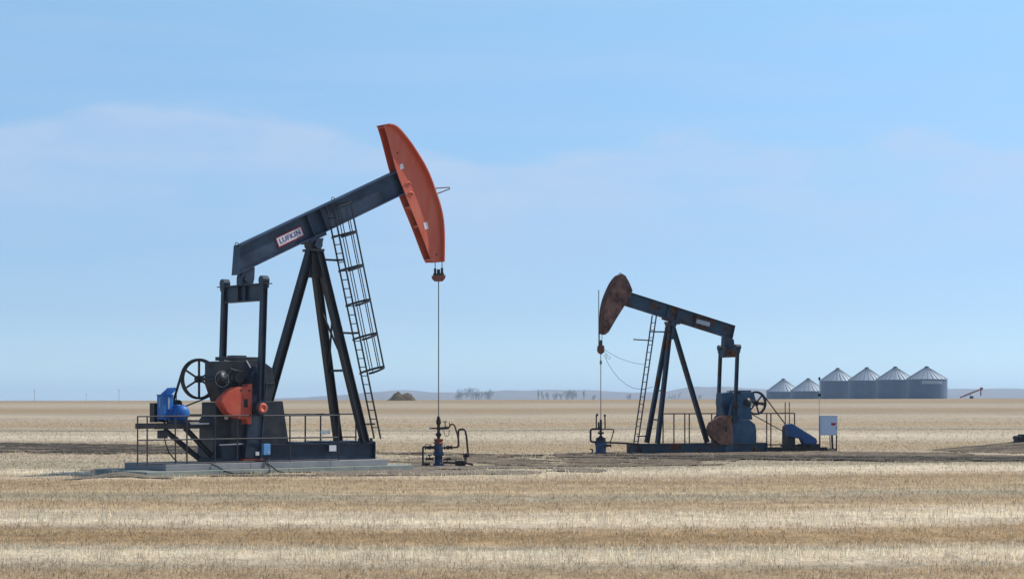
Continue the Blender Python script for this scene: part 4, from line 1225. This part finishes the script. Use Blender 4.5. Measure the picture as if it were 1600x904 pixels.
# bearing and post
pv2 = US.p(1048, 506, 0); piv2 = Vector((pv2[0], 0, under_beam(A2, bd2, up2, dep2, pv2[0]) - .10 / up2.z))
mb = MB()
mb.bar(piv2 - bd2 * .42 + up2 * .06, piv2 + bd2 * .42 + up2 * .06, .26, .08, up=up2)
mb.prism([(piv2.x - .26, piv2.z - .02), (piv2.x + .26, piv2.z + .02), (piv2.x + .16, piv2.z - .22), (piv2.x - .16, piv2.z - .22)], -.16, .16)
mb.cyl(piv2 + Vector((0, -.24, -.10)), piv2 + Vector((0, .24, -.10)), .11)
mb.build('saddle_bearing', M['old_blue'], small)
top2 = piv2 + Vector((0, 0, -.20))
ZK = 0.47
f1 = US.p(1010, 693, -.6); f2 = US.p(1028, 693, .6); fr2 = US.p(1105, 694, 0)
fx2 = (f1[0] + f2[0]) / 2
def lleg(sy, t): return (top2 + Vector((.08, sy * .12, 0))).lerp(Vector((fx2, sy * .52, ZK)), t)
for sy in (-1, 1):
    MB().ibeam(lleg(sy, 0), lleg(sy, 1), .17, .18, .025, .02, up=(1, 0, 0)).build('leg', M['old_blue'], small)
MB().ibeam(top2 + Vector((-.10, 0, 0)), Vector((fr2[0], 0, ZK)), .17, .19, .025, .02, up=(1, 0, 0)).build('leg', M['old_blue'], small)
mb = MB(); mb.bar(lleg(-1, .55), lleg(1, .55), .05, .06); mb.build('cross_brace', M['old_blue'], small); mb = MB(); mb.box(top2 + Vector((0, 0, -.25)), (.30, .24, .60)); mb.build('gusset', M['old_blue'], small); mb = MB(); mb.bar(lleg(-1, .80), lleg(1, .80), .05, .06); mb.build('cross_brace', M['old_blue'], small)
# skid
sx0 = US.p(1003, 700, .62)[0]; sx1 = US.p(1196, 700, .62)[0]
mb = MB()
for sy in (-1, 1): mb.ibeam(Vector((sx0, sy * .6, zg + .20)), Vector((sx1, sy * .6, zg + .20)), .2, .40, .03, .02)
for k in range(6): mb.box((sx0 + .1 + (sx1 - sx0 - .2) * k / 5, 0, zg + .19), (.18, 1.0, .36))
mb.box((sx0 + .014, 0, zg + .205), (.026, 1.42, .43)); mb.box((sx1 - .014, 0, zg + .205), (.026, 1.42, .42))
sk2 = mb.build('skid_base', M['old_blue'], small)
# rear low deck carrying the motor
dx1 = US.p(1290, 702, .3)[0]
mb = MB(); 
for sy in (-.45, .45): mb.ibeam(Vector((sx1, sy, zg + .10)), Vector((dx1, sy, zg + .10)), .12, .16, .015, .012)
for k in range(5): mb.box((sx1 + (dx1 - sx1) * (k + .5) / 5, 0, zg + .10), (.12, .85, .12))
mb.build('motor_deck', M['black'], small)
# pedestal and reducer
mb = MB(); mb.prism(US.poly([(1135, 655), (1171, 655), (1180, 662), (1182, 671), (1182, 700), (1120, 700), (1127, 686)], .38), -.38, .38); mb.build('reducer_pedestal', M['old_blue_clean'], small, .015)
mb = MB(); rp = US.poly([(1158, 612), (1178, 612), (1180, 622), (1173, 633), (1176, 655), (1142, 655), (1145, 628)], .32)
mb.prism(rp, -.32, .32)
gz2 = US.p(1160, 633, .3)[1]
mb.box((sum(p[0] for p in rp) / len(rp), 0, gz2), (1.0, .74, .05))
mb.box((sum(p[0] for p in rp) / len(rp) , 0, rp[0][1] + .04), (.7, .5, .08))
gb2 = mb.build('gear_reducer', M['old_blue_clean'], small, .012)
ic2 = US.p(1168, 628, .34); mb = MB(); mb.lathe([(.2, .32), (.2, .36), (.15, .38), (.13, .43), (.03, .44)], (ic2[0], 0, ic2[1]), 20, 'y'); mb.build('shaft_cover', M['gear'], gb2)
# blue hood left of the reducer
mb = MB(); mb.prism(US.poly([(1125, 614), (1142, 612), (1144, 628), (1150, 650), (1128, 650), (1124, 630)], -.1), -.45, .10); mb.build('brake_hood', M['old_blue_clean'], small, .01)
mb = MB(); mb.cyl(US.P(1136, 611, -.1), US.P(1172, 611.5, -.1), .025, n=8); mb.cyl(US.P(1142, 609, -.1), US.P(1142, 613, -.1), .03, n=8); mb.build('cover_rod', M['black'], small)
for k in range(6): pass
# cranks
NP2 = .77
pin2 = US.p(1150, 655, NP2 + .1); sh2 = US.p(1150, 634, .7)
cd2 = Vector((pin2[0] - sh2[0], 0, pin2[1] - sh2[1])).normalized()
mb = MB(); mb.cyl((sh2[0], -.8, sh2[1]), (sh2[0], .8, sh2[1]), .1); mb.build('crank_shaft', M['gear'], small)
for sgn in (-1, 1):
    t0 = Vector((sh2[0], 0, sh2[1])) - cd2 * .26; t1 = t0 + cd2 * ((t0.z - (zg + .06)) / -cd2.z); side = Vector((cd2.z, 0, -cd2.x)); hw = .2
    out = [t0 - side * hw * .6, t0 + side * hw * .6, t0 + cd2 * .2 + side * hw, t1 + side * hw, t1 - side * hw, t0 + cd2 * .2 - side * hw]
    mb = MB(); mb.prism([(p.x, p.z) for p in out], sgn * .48, sgn * .64); mb.cyl((sh2[0], sgn * .40, sh2[1]), (sh2[0], sgn * .69, sh2[1]), .18)
    mb.cyl((pin2[0], sgn * .63, pin2[1]), (pin2[0], sgn * .72, pin2[1]), .08)
    cr2 = mb.build('crank_arm', M['old_blue_clean'], small)
    pl = US.poly([(1144.5, 648), (1130, 649), (1120, 654), (1112, 660), (1108.5, 668), (1110, 678), (1117, 687), (1126, 693.5), (1144.5, 695)], .78)
    if sgn == -1: continue
    mb = MB(); mb.prism(pl, sgn * .46, sgn * .78); wt2 = mb.build('counterweight', M['rust_weight'], cr2, .015)
    if sgn == 1:
        mb = MB(); mb.prism(US.poly([(1132.5, 666), (1136, 665), (1136, 674), (1133, 675)], .78), .781, .79); mb.build('weight_slot', M['black'], wt2)
# tail bearing, equalizer, pitmans
ex2 = US.p(1139, 548, 0)[0]; et2 = US.p(1139, 545.5, 0)[1]; eb2 = US.p(1139, 558, 0)[1]
mb = MB(); mb.prism([(ex2 + .30, et2 + .56), (ex2 - .16, et2 + .44), (ex2 - .22, et2 + .02), (ex2 + .20, et2 - .02), (ex2 + .32, et2 + .12)], -.16, .16); mb.cyl((ex2, -.18, et2 + .17), (ex2, .18, et2 + .17), .14); mb.build('tail_bearing', M['old_blue'], small)
mb = MB(); mb.prism_x([(-.88, et2), (.88, et2), (.86, et2 - .12), (.72, eb2), (-.72, eb2), (-.86, et2 - .12)], ex2 - .08, ex2 + .08)
for y_ in (-.2, .2): mb.box((ex2, y_, (et2 + eb2) / 2), (.2, .03, et2 - eb2 - .04))
mb.build('equalizer_bar', M['old_beam'], small)
for sgn in (-1, 1):
    a = Vector((ex2, sgn * NP2, et2)); b = Vector((pin2[0], sgn * NP2, pin2[1]))
    mb = MB().ibeam(a, b, .12, .14, .02, .02, up=(1, 0, 0)); mb.box((ex2, sgn * NP2, et2 - .02), (.18, .20, .26)); mb.cyl((ex2 - .12, sgn * NP2, et2 + .08), (ex2 + .12, sgn * NP2, et2 + .08), .13)
    mb.cyl((b.x, sgn * (NP2 - .08), b.z), (b.x, sgn * (NP2 + .10), b.z), .17); mb.build('pitman_arm', M['old_blue'], small)
# wheel, belt, motor
wc2 = US.p(1181, 629.5, -.5)
mb = MB(); mb.cyl((wc2[0], -.6, wc2[1]), (wc2[0], .3, wc2[1]), .05); mb.build('input_shaft', M['gear'], small)
wheel(US, wc2, .53, -.5, small, 'black', width=.12, ph=12)
mc2 = US.p(1226, 669, -.5); belt(US, wc2, .525, mc2, .14, -.5, small, .08)
mb = MB(); mb.lathe([(.03, -.5), (.16, -.46), (.19, -.40), (.19, .10), (.15, .16), (.03, .18)], (mc2[0], 0, mc2[1]), 18, 'y')
mb.box((mc2[0], -.15, (mc2[1] + zg) / 2), (.40, .5, mc2[1] - zg - .1)); mb.box((mc2[0] - .02, -.15, zg + .25), (.55, .6, .1))
mb.build('electric_motor', M['black'], small)
mb = MB(); mb.prism(US.poly([(1231, 663), (1238, 661), (1246, 666), (1275, 684), (1277, 688), (1276, 694), (1270, 697), (1257, 694), (1253, 685), (1232, 681)], .25), -.05, .25); mb.build('belt_guard', M['dull_blue'], small, .02)
mb = MB(); c = US.P(1264, 696, .1); mb.box(c + Vector((0, 0, -.02)), (.9, .5, .22)); mb.cyl(c + Vector((.1, -.3, -.03)), c + Vector((.1, .4, -.03)), .15); mb.build('motor_slide_base', M['black'], small)
# ladder
ng0, ng1 = -.22, .22
def two(px0, py0, px1, py1):
    a = US.p(px0, py0, ng0); b = US.p(px1, py1, ng1); return (a[0] + b[0]) / 2, (a[1] + b[1]) / 2
lbx, lbz = two(988, 704, 995.5, 704); ltx, ltz = two(1019, 492, 1026, 492)
a0 = Vector((lbx, -.2, lbz)); a1 = Vector((ltx, -.2, ltz)); b0 = Vector((lbx, .2, lbz)); b1 = Vector((ltx, .2, ltz))
lad2 = ladder_mb(US, a0, b0, a1, b1, .33).build('ladder', M['old_blue'], small)
mb = MB()
z = US.p(1028, 518, 0)[1]; t = (z - lbz) / (ltz - lbz); x = lbx + (ltx - lbx) * t; mb.bar((x, 0, z), (top2.x + .1, 0, z), .05, .06); mb.bar((x, -.25, z), (x, .25, z), .05, .05)
mb.build('ladder_bracket', M['old_blue'], lad2); mb = MB()
z = US.p(1010, 531, 0)[1]; t = (z - lbz) / (ltz - lbz); x = lbx + (ltx - lbx) * t; mb.bar((x - .12, 0, z - .02), (x + .85, 0, z + .02), .05, .05)
mb.build('ladder_bracket', M['old_blue'], lad2); mb = MB()
z = US.p(1000, 681, 0)[1]; t = (z - lbz) / (ltz - lbz); x = lbx + (ltx - lbx) * t; mb.bar((x, 0, z), (fx2 + .1, 0, z), .05, .05); mb.bar((x, -.6, z), (x, .6, z), .05, .05) if False else None
mb.build('ladder_bracket', M['old_blue'], lad2)
# bridle, carrier, rod
xf2, zf2 = frS[-1]; dirx = 1
xf2 += .06
zc2 = US.p(941, 546, 0)[1]
for sgn in (-1, 1):
    pts = [Vector((x + .05, sgn * .12, z)) for x, z in frS[8::4]] + [Vector((xf2, sgn * .12, zf2 - .1)), Vector((xf2, sgn * .12, zc2 + .05))]
    MB().path(pts, .014, 6).build('bridle_cable', M['cable'], small)
mb = MB(); mb.lathe([(.03, .42), (.07, .36), (.08, .2), (.12, .14), (.17, .02), (.15, -.1), (.08, -.17), (.03, -.2)], (xf2, 0, zc2), 16); mb.box((xf2, 0, zc2 + .1), (.14, .42, .14)); mb.build('carrier_bar', M['rust'], small)
zt3 = US.p(940, 655, 0)[1]; ztop3 = US.p(939, 453, 0)[1]
mb = MB(); mb.cyl((xf2, 0, zc2 - .1), (xf2, 0, zt3), .018, n=8); mb.cyl((xf2, 0, US.p(940, 563, 0)[1]), (xf2, 0, US.p(940, 569, 0)[1]), .05, n=8)
mb.cyl((xf2 + .10, 0, zc2 + .1), (xf2 + .10, 0, ztop3), .02, n=8); mb.build('polished_rod', M['rod'], small)
# thin sagging lines from the carrier to the post
mb = MB()
e0 = Vector((xf2 - .05, .1, zc2 + .05)); 
def sag(p, q, d, k=14):
    return [p.lerp(q, i / k) + Vector((0, 0, -d * 4 * (i / k) * (1 - i / k))) for i in range(k + 1)]
mb.path(sag(e0, lleg(-1, .16) if False else Vector((US.p(1008, 569, 0)[0], 0, US.p(1008, 569, 0)[1])), .15), .008, 5)
mb.build('sensor_line', M['cable'], small); mb = MB()
mb.path([US.P(a, b, 0) for a, b in ((943, 553), (950, 567), (958, 580), (967, 591), (978, 600), (990, 606), (1004, 608), (1020, 604))], .009, 5)
mb.path([US.P(a, b, 0) for a, b in ((943, 547), (950, 556), (954, 557), (953, 561), (948, 559), (946, 553))], .009, 5)
mb.build('sensor_line', M['cable'], small)
# guard rails behind and beside the small unit
gs = empty('guard_rail', US.loc, US.rot, 'rusty pipe guard rail behind the smaller pumpjack', 'guard rail', 'pipe guard rails')
NG = -1.15
xs3 = [US.p(px, 680, NG)[0] for px in (1036, 1053, 1070, 1077, 1112, 1198, 1204.5, 1241.5)]
zg3 = US.p(1140, 645.5, NG)[1]
rails(gs, xs3, NG, terrain(13, 86) + .0, zg3, None, US.p(1140, 695, NG)[1], M['pipe_rust'], .028)
xa_, za_ = US.p(1227, 628, NG); xb2, _ = US.p(1233.5, 628, NG)
mb = MB().path([(xa_, NG, .05), (xa_, NG, za_), (xb2, NG, za_), (xb2, NG, .05)], .028, 6); mb.build('hoop', M['pipe_rust'], gs)

# control cabinet and its antenna mast
def at(px, Y): return Vector(((px - 800) / FOC * Y, Y, 0))
def hz(py, Y): return EYE - (py - HOR) / FOC * Y
Yc_ = 88.0; cp_ = at(1294, Yc_); cp_.z = terrain(cp_.x, cp_.y)
cab = empty('control_cabinet', cp_, R(4), 'pale blue metal control cabinet on legs with a red label, right of the smaller pumpjack', 'control cabinet')
s_ = Yc_ / FOC
zc0 = hz(679.5, Yc_) - cp_.z; zc1 = hz(649.5, Yc_) - cp_.z
mb = MB(); mb.box((0, 0, (zc0 + zc1) / 2), (27 * s_, .35, zc1 - zc0)); mb.box((0, -.01, zc1 + .012), (28.5 * s_, .42, .025)); body = mb.build('cabinet_body', M['cabinet'], cab, .01)
mb = MB(); mb.box((0, -.185, (zc0 + zc1) / 2), (25 * s_, .015, zc1 - zc0 - .08)); dr = mb.build('door', M['cabinet'], body)
mb = MB(); mb.box((11.4 * s_, -.20, (zc0 + zc1) / 2 - .1), (.02, .03, .12)); mb.build('handle', M['black'], dr)
mb = MB(); zl = hz(662, Yc_) - cp_.z; mb.box((7.2 * s_, -.196, zl + .02), (.24, .006, .07)); mb.box((7.0 * s_, -.196, zl - .04), (.16, .006, .05)); mb.box((4.4 * s_, -.196, zl + .0), (.06, .006, .08)); mb.build('danger_label', M['label_red'], dr)
for x in (-13.2, 13.2):
    MB().box((x * s_, 0, (zc1 if x < 0 else zc0) / 2 + .0), (.05, .05, (zc1 if x < 0 else zc0))).build('leg', M['pipe_rust'], cab)
mb = MB(); mb.box((0, 0, .12), (26 * s_, .05, .06)); mb.box((0, 0, .05), (25 * s_, .3, .05))
for x, r in ((3.5, .02), (7, .05)): mb.cyl((x * s_, 0, .1), (x * s_ - .03, 0, zc0 + .01), r, n=8)
mb.build('conduit', M['black'], cab)
mast = empty('antenna_mast', at(1280.3, Yc_ + .3) + Vector((0, 0, terrain(at(1280, 88).x, 88))), 0, 'thin antenna mast rising beside the pale blue control cabinet', 'antenna')
zm = hz(592, Yc_); MB().cyl((0, 0, 0), (0, 0, zm), .022, .014, n=8).build('mast_pole', M['galv'], mast)
mb = MB(); mb.lathe([(.02, -.05), (.05, -.02), (.05, .06), (.02, .1)], (0, 0, zm), 8); mb.box((0, 0, hz(617, Yc_)), (.12, .06, .14)); mb.build('antenna_head', M['black'], mast)
# dark block at the right picture edge, on the bank
bk_ = at(1599, 88); bz = terrain(bk_.x, bk_.y)
mb = MB(); mb.box((0, 0, .12), (.75, .5, .34)); mb.box((.1, -.02, .32), (.6, .42, .08)); mb.box((-.3, .0, .2), (.2, .56, .14))
tb_ = mb.build('concrete_block', M['black'], None, .03); tb_.location = (bk_.x, bk_.y, bz); tb_.rotation_euler = (0, 0, R(12)); tag(tb_, 'dark block lying on the soil bank at the right edge of the photo', 'block')

# second wellhead
W2 = US.loc + Matrix.Rotation(US.rot, 3, 'Z') @ Vector((xf2, 0, 0)); W2.z = terrain(W2.x, W2.y)
PX2 = 800 + W2.x / W2.y * FOC; print('well 2 px', PX2, 'base', HOR + (EYE - W2.z) / W2.y * FOC)
d2 = PX2 - 942.0
w2 = empty('wellhead', W2, 0, 'squat dark blue wellhead with two hooked risers under the rust brown horsehead', 'wellhead', 'wellheads under the pumpjacks')
def q2(px, py, dy=0.0): return wp(W2, px + d2, py, dy)
def z2(py): return q2(942, py).z
mb = MB(); mb.lathe([(.26, z2(709)), (.26, z2(706)), (.22, z2(705)), (.24, z2(697)), (.27, z2(692)), (.20, z2(691)), (.21, z2(690))], (0, 0, 0), 18); mb.build('casing_head', M['well_blue'], w2)
mb = MB(); mb.lathe([(.22, z2(690)), (.22, z2(684)), (.10, z2(682)), (.05, z2(680)), (.05, z2(678)), (.12, z2(677)), (.12, z2(675)), (.05, z2(674)), (.06, z2(668)), (.05, z2(656)), (.04, z2(655))], (0, 0, 0), 16); mb.build('stuffing_box', M['well_dark'], w2)
vpipe(w2, q2, [(942, 669.5), (926, 670), (926, 688.5), (930, 690), (938, 690)], .045, 'well_dark')
vpipe(w2, q2, [(942, 670), (963, 670.2), (957, 690)], .025, 'well_dark')
vpipe(w2, q2, [(946, 690.5), (980, 692), (1003, 693.5)], .04, 'well_dark')
vpipe(w2, q2, [(935, 670), (935, 652), (936, 646)], .03, 'well_dark', 'riser'); vpipe(w2, q2, [(948.8, 669), (948.5, 652), (948, 647)], .03, 'well_dark', 'riser'); vpipe(w2, q2, [(938.5, 670), (938.5, 659)], .035, 'well_dark', 'riser')
vpipe(w2, q2, [(935, 650), (936.5, 646), (937, 649)], .04, 'black', 'riser_cap'); vpipe(w2, q2, [(948.5, 650), (947.5, 647), (949.5, 650)], .04, 'black', 'riser_cap')
vpipe(w2, q2, [(925, 701), (929, 701.5), (929, 705), (927, 709)], .03, 'pipe_rust')
valve(w2, q2, (952, 695.5), .36, .08, 'well_dark'); valve(w2, q2, (942, 676), .26, .05, 'well_dark')

# ------------------------------------------------------------------ grain bins
def corrugate(U=None): pass
bin_specs = [ # centre px, distance, eave row, peak row, radius
    (1448, 560, 591.8, 574.2, 5.75), (1399, 583, 592.8, 574.5, 5.75), (1354.5, 606, 593.8, 575.5, 5.75), (1309, 630, 594.5, 576.5, 5.75),
    (1263, 655, 610.5, 592.5, 5.95), (1224, 680, 611.2, 593, 5.95)]
bin_lab = ['tall grain bin with a sunlit right side, rightmost of the row', 'tall steel grain bin, second from the right end of the row', 'tall steel grain bin, third from the right end of the row',
           'tall steel grain bin next to the low bins', 'low steel grain bin next to the tall ones', 'low steel grain bin at the left end of the row']
for (px, Y, pe_, pp, r), lab in zip(bin_specs, bin_lab):
    c = at(px, Y); gz_ = min(terrain(c.x, c.y), terrain(c.x, c.y - 6)) - .3
    c.z = gz_
    root = empty('grain_bin', c, rnd.uniform(0, .3), lab, 'grain bin', 'row of steel grain bins')
    ze = hz(pe_, Y) - gz_; zp = hz(pp, Y) - gz_
    prof_ = []; nrib = max(6, int(ze / .22)); 
    for i in range(nrib * 2 + 1): prof_.append((r + (.035 if i % 2 else 0), ze * i / (nrib * 2)))
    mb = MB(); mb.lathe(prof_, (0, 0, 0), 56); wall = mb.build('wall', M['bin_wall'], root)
    mb = MB(); n = 56
    P = []
    rt = .55
    for k in range(n):
        a = 2 * math.pi * k / n; rib = .07 if k % 2 else 0
        P.append(((r + .22) * math.cos(a), (r + .22) * math.sin(a), ze - .10 + rib)); P.append((rt * math.cos(a), rt * math.sin(a), zp + rib * .5))
    mb.add(P, [(2 * k, (2 * k + 2) % (2 * n), (2 * k + 3) % (2 * n), 2 * k + 1) for k in range(n)])
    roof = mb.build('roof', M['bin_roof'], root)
    mb = MB()
    for k in range(0, 24):
        a = 2 * math.pi * k / 24; u = Vector((math.cos(a), math.sin(a), 0))
        mb.bar(u * (r + .2) + Vector((0, 0, ze - .02)), u * rt + Vector((0, 0, zp + .06)), .13, .16)
    mb.build('roof_ribs', M['bin_rib'], roof)
    mb = MB(); mb.lathe([(.62, -.05), (.62, .28), (.70, .30), (.4, .45), (.05, .5)], (0, 0, zp), 16); mb.build('roof_cap', M['bin_dark'], roof)
    mb = MB()      # ladder on the right side
    a = R(-25); u = Vector((math.cos(a), math.sin(a), 0)); t_ = Vector((-math.sin(a), math.cos(a), 0))
    for s2 in (-.2, .2): mb.bar(u * (r + .14) + t_ * s2, u * (r + .14) + t_ * s2 + Vector((0, 0, ze)), .05, .05)
    for i in range(int(ze / .3)): mb.bar(u * (r + .14) - t_ * .2 + Vector((0, 0, .3 * i + .2)), u * (r + .14) + t_ * .2 + Vector((0, 0, .3 * i + .2)), .03, .03)
    mb.build('ladder', M['galv'], root)
    if px == 1448:
        a = R(250); mb = MB()
        # faded lettered band on the wall
        P = []; kk = 12
        for i in range(kk + 1):
            a = R(238 + 64 * i / kk)
            for z_ in (ze - 1.45, ze - .5): P.append(((r + .06) * math.cos(a), (r + .06) * math.sin(a), z_))
        mb.add(P, [(2 * i, 2 * i + 2, 2 * i + 3, 2 * i + 1) for i in range(kk)], True); mb.build('wall_band', M['bin_roof'], root)

# grain auger
Ya = 565; ag = at(1500, Ya); ag.z = terrain(ag.x, ag.y)
aug = empty('grain_auger', ag, 0, 'dark red grain auger tilted up to the right of the grain bins', 'grain auger')
s_ = Ya / FOC
p0 = Vector((0, 0, hz(624.5, Ya) - ag.z)); p1 = Vector((33 * s_, 0, hz(607.5, Ya) - ag.z)); p0.z = max(p0.z, .3)
MB().cyl(p0, p1, .20, n=10).build('auger_tube', M['auger'], aug)
MB().box(p1 + Vector((.1, 0, .12)), (.75, .6, .75)).build('discharge_head', M['auger'], aug)
MB().cyl(p1 + Vector((-.05, 0, 0)), p1 + Vector((-.1, 0, -1.9)), .17, .2, n=8).build('spout', M['auger'], aug)
mb = MB(); mb.bar(p0.lerp(p1, .45), Vector((p0.lerp(p1, .45).x + .6, -.8, .4)), .07, .07); mb.bar(p0.lerp(p1, .45), Vector((p0.lerp(p1, .45).x + .6, .8, .4)), .07, .07); mb.build('undercarriage', M['auger'], aug)
for sy in (-1, 1): MB().cyl((p0.lerp(p1, .45).x + .6, sy * .8, .4), (p0.lerp(p1, .45).x + .6, sy * 1.0, .4), .38, n=16).build('wheel', M['rubber'], aug)
mb = MB(); mb.bar(p0.lerp(p1, .2) + Vector((0, 0, .3)), p0.lerp(p1, .75) + Vector((0, 0, .45)), .05, .05); mb.build('truss_rod', M['auger'], aug)

# old hay heap
Yh = 500; hp_ = at(626, Yh); hp_.z = terrain(hp_.x, hp_.y) - .1
V = []; F = []; nu, nv = 56, 28
sh = [(0, 0), (.08, .10), (.18, .35), (.30, .80), (.40, 1.0), (.50, .80), (.60, .76), (.72, .84), (.84, .70), (.94, .35), (1.0, 0)]
for i in range(nu + 1):
    u = i / nu; prof_h = float(np.interp(u, [a for a, b in sh], [b for a, b in sh]))
    for j in range(nv + 1):
        v = j / nv * 2 - 1
        x = (u - .5) * 8.0; yv = v * 3.0
        z = 2.35 * prof_h * max(0, 1 - abs(v) ** 1.7) 
        nn3 = mnoise.fractal(Vector((x * .8, yv * .8, 2)), 1, 2, 4)
        V.append((x + .12 * nn3, yv, z * (1 + .22 * nn3) + .0))
for i in range(nu):
    for j in range(nv): F.append((i * (nv + 1) + j, i * (nv + 1) + j + 1, (i + 1) * (nv + 1) + j + 1, (i + 1) * (nv + 1) + j))
mb = MB(); mb.add(V, F, False); hy = mb.build('hay_heap', M['pile']); hy.location = hp_; tag(hy, 'brown heap of old hay with two humps on the field horizon', 'hay heap')

# bare trees far off
def bare_tree(px, Y, top_py, spread, label, seed, kind=0, nstem=3):
    r_ = random.Random(seed); b = at(px, Y); b.z = terrain(b.x, 900) if Y >= 900 else terrain(b.x, b.y)
    H = hz(top_py, Y) - b.z
    root = empty('bare_tree', b, 0, label, 'tree', 'bare trees far off on the horizon')
    tr = MB(); cr = MB()
    def grow(p, d, L, r, depth):
        e = p + d * L
        (tr if depth == 0 else cr).cyl(p, e, r, r * .65, n=5, caps=False)
        if depth >= 5 or L < .5: return
        k = r_.choice((2, 3, 3)) if depth else 5
        for i in range(k):
            a = r_.uniform(0, 2 * math.pi); w = r_.uniform(.25, .65) * (spread)
            dd = (d + Vector((math.cos(a) * w, math.sin(a) * w, r_.uniform(-.05, .25)))).normalized()
            grow(p.lerp(e, r_.uniform(.15, 1) if depth == 0 else r_.uniform(.4, 1)), dd, L * r_.uniform(.55, .78), max(.04, r * .55), depth + 1)
    for i in range(nstem):
        off = Vector((r_.uniform(-1, 1) * spread * 5, r_.uniform(-2, 2), 0)) if nstem > 1 else Vector((0, 0, 0))
        d = Vector((r_.uniform(-.2, .2) * spread, r_.uniform(-.15, .15), 1)).normalized()
        grow(off, d, H * .36 * r_.uniform(.8, 1.1), .22, 0)
    tr.build('trunk', M['twig'], root); cr.build('crown', M['twig'], root)
tl = [(718, 1700, 604, 1.0, 'bare tree at the left end of the loose clump right of the hay heap', 1), (734, 1750, 600.5, 1.1, 'tallest bare tree in the loose clump right of the hay heap', 2), (747, 1800, 602, 1.0, 'bare tree in the loose clump right of the hay heap, second from its right end', 3), (761, 1700, 601.5, 1.1, 'bare spreading tree at the right end of the loose clump past the hay heap', 4),
      (841, 1650, 604, .30, 'narrow upright bare tree standing apart, left of the second tree clump', 5), (848, 1650, 608, .35, 'low narrow bare tree just right of the narrow upright one', 6), (855, 1660, 607.5, .4, 'small narrow bare tree in the gap before the second tree clump', 7), (872, 1800, 607, .9, 'low bare tree at the left end of the second tree clump', 8),
      (886, 1750, 602.5, 1.0, 'tallest bare tree of the second clump, left of the smaller wellhead rod', 9), (896, 1800, 604.5, .9, 'bare tree right of the tallest one in the second clump', 10), (912, 1650, 606, .3, 'thin pole like bare tree at the right end of the second clump', 11),
      (927, 1650, 614, .8, 'low bare bush left of the smaller wellhead rod', 12), (985, 1700, 612, .7, 'low bare bush behind the ladder of the smaller pumpjack', 13), (1048, 1700, 613, .6, 'low bare bush between the legs of the smaller pumpjack', 14), (1056, 1700, 612, .6, 'second low bare bush between the legs of the smaller pumpjack', 15), (1093, 1700, 614, .5, 'little bare bush just right of the smaller pumpjack post', 16)]
for px, Y, tp, sp, lab, sd in tl: bare_tree(px, Y + 700, tp, sp, lab, sd, nstem=(5 if sp > .8 else 3) if sp > .6 else 2)
# power poles far left
for px, Y, tp, lab in ((54, 1900, 607.5, 'faint far power pole nearest the left edge'), (186, 1900, 607.5, 'faint far power pole above the left end of the guard rail'), (135, 2500, 614, 'faintest shortest far power pole, between the two taller ones')):
    b = at(px, Y); b.z = terrain(b.x, 900); H = hz(tp, Y) - b.z
    root = empty('power_pole', b, 0, lab, 'power pole', 'far power poles on the left')
    MB().cyl((0, 0, 0), (0, 0, H), .24, .18, n=6).build('pole', M['pole'], root)
    MB().box((0, 0, H - 1.2), (3.2, .2, .25)).build('crossarm', M['pole'], root)

# ------------------------------------------------------------------ haze
mb = MB(); mb.box((0, 3900, 28.5), (14000, 12000, 67)); hzb = mb.build('haze', None); tag(hzb, 'thin blue haze over the far field and hills', 'haze', kind='stuff')
hm = bpy.data.materials.new('haze'); hm.use_nodes = True; t = hm.node_tree; t.nodes.clear()
pvn = t.nodes.new('ShaderNodeVolumePrincipled'); mo = t.nodes.new('ShaderNodeOutputMaterial')
pvn.inputs['Color'].default_value = (0.62, 0.82, 1.0, 1); pvn.inputs['Density'].default_value = 0.00016; pvn.inputs['Anisotropy'].default_value = 0.2
t.links.new(pvn.outputs[0], mo.inputs['Volume'])
hzb.data.materials.append(hm)
scene.cycles.volume_bounces = 1
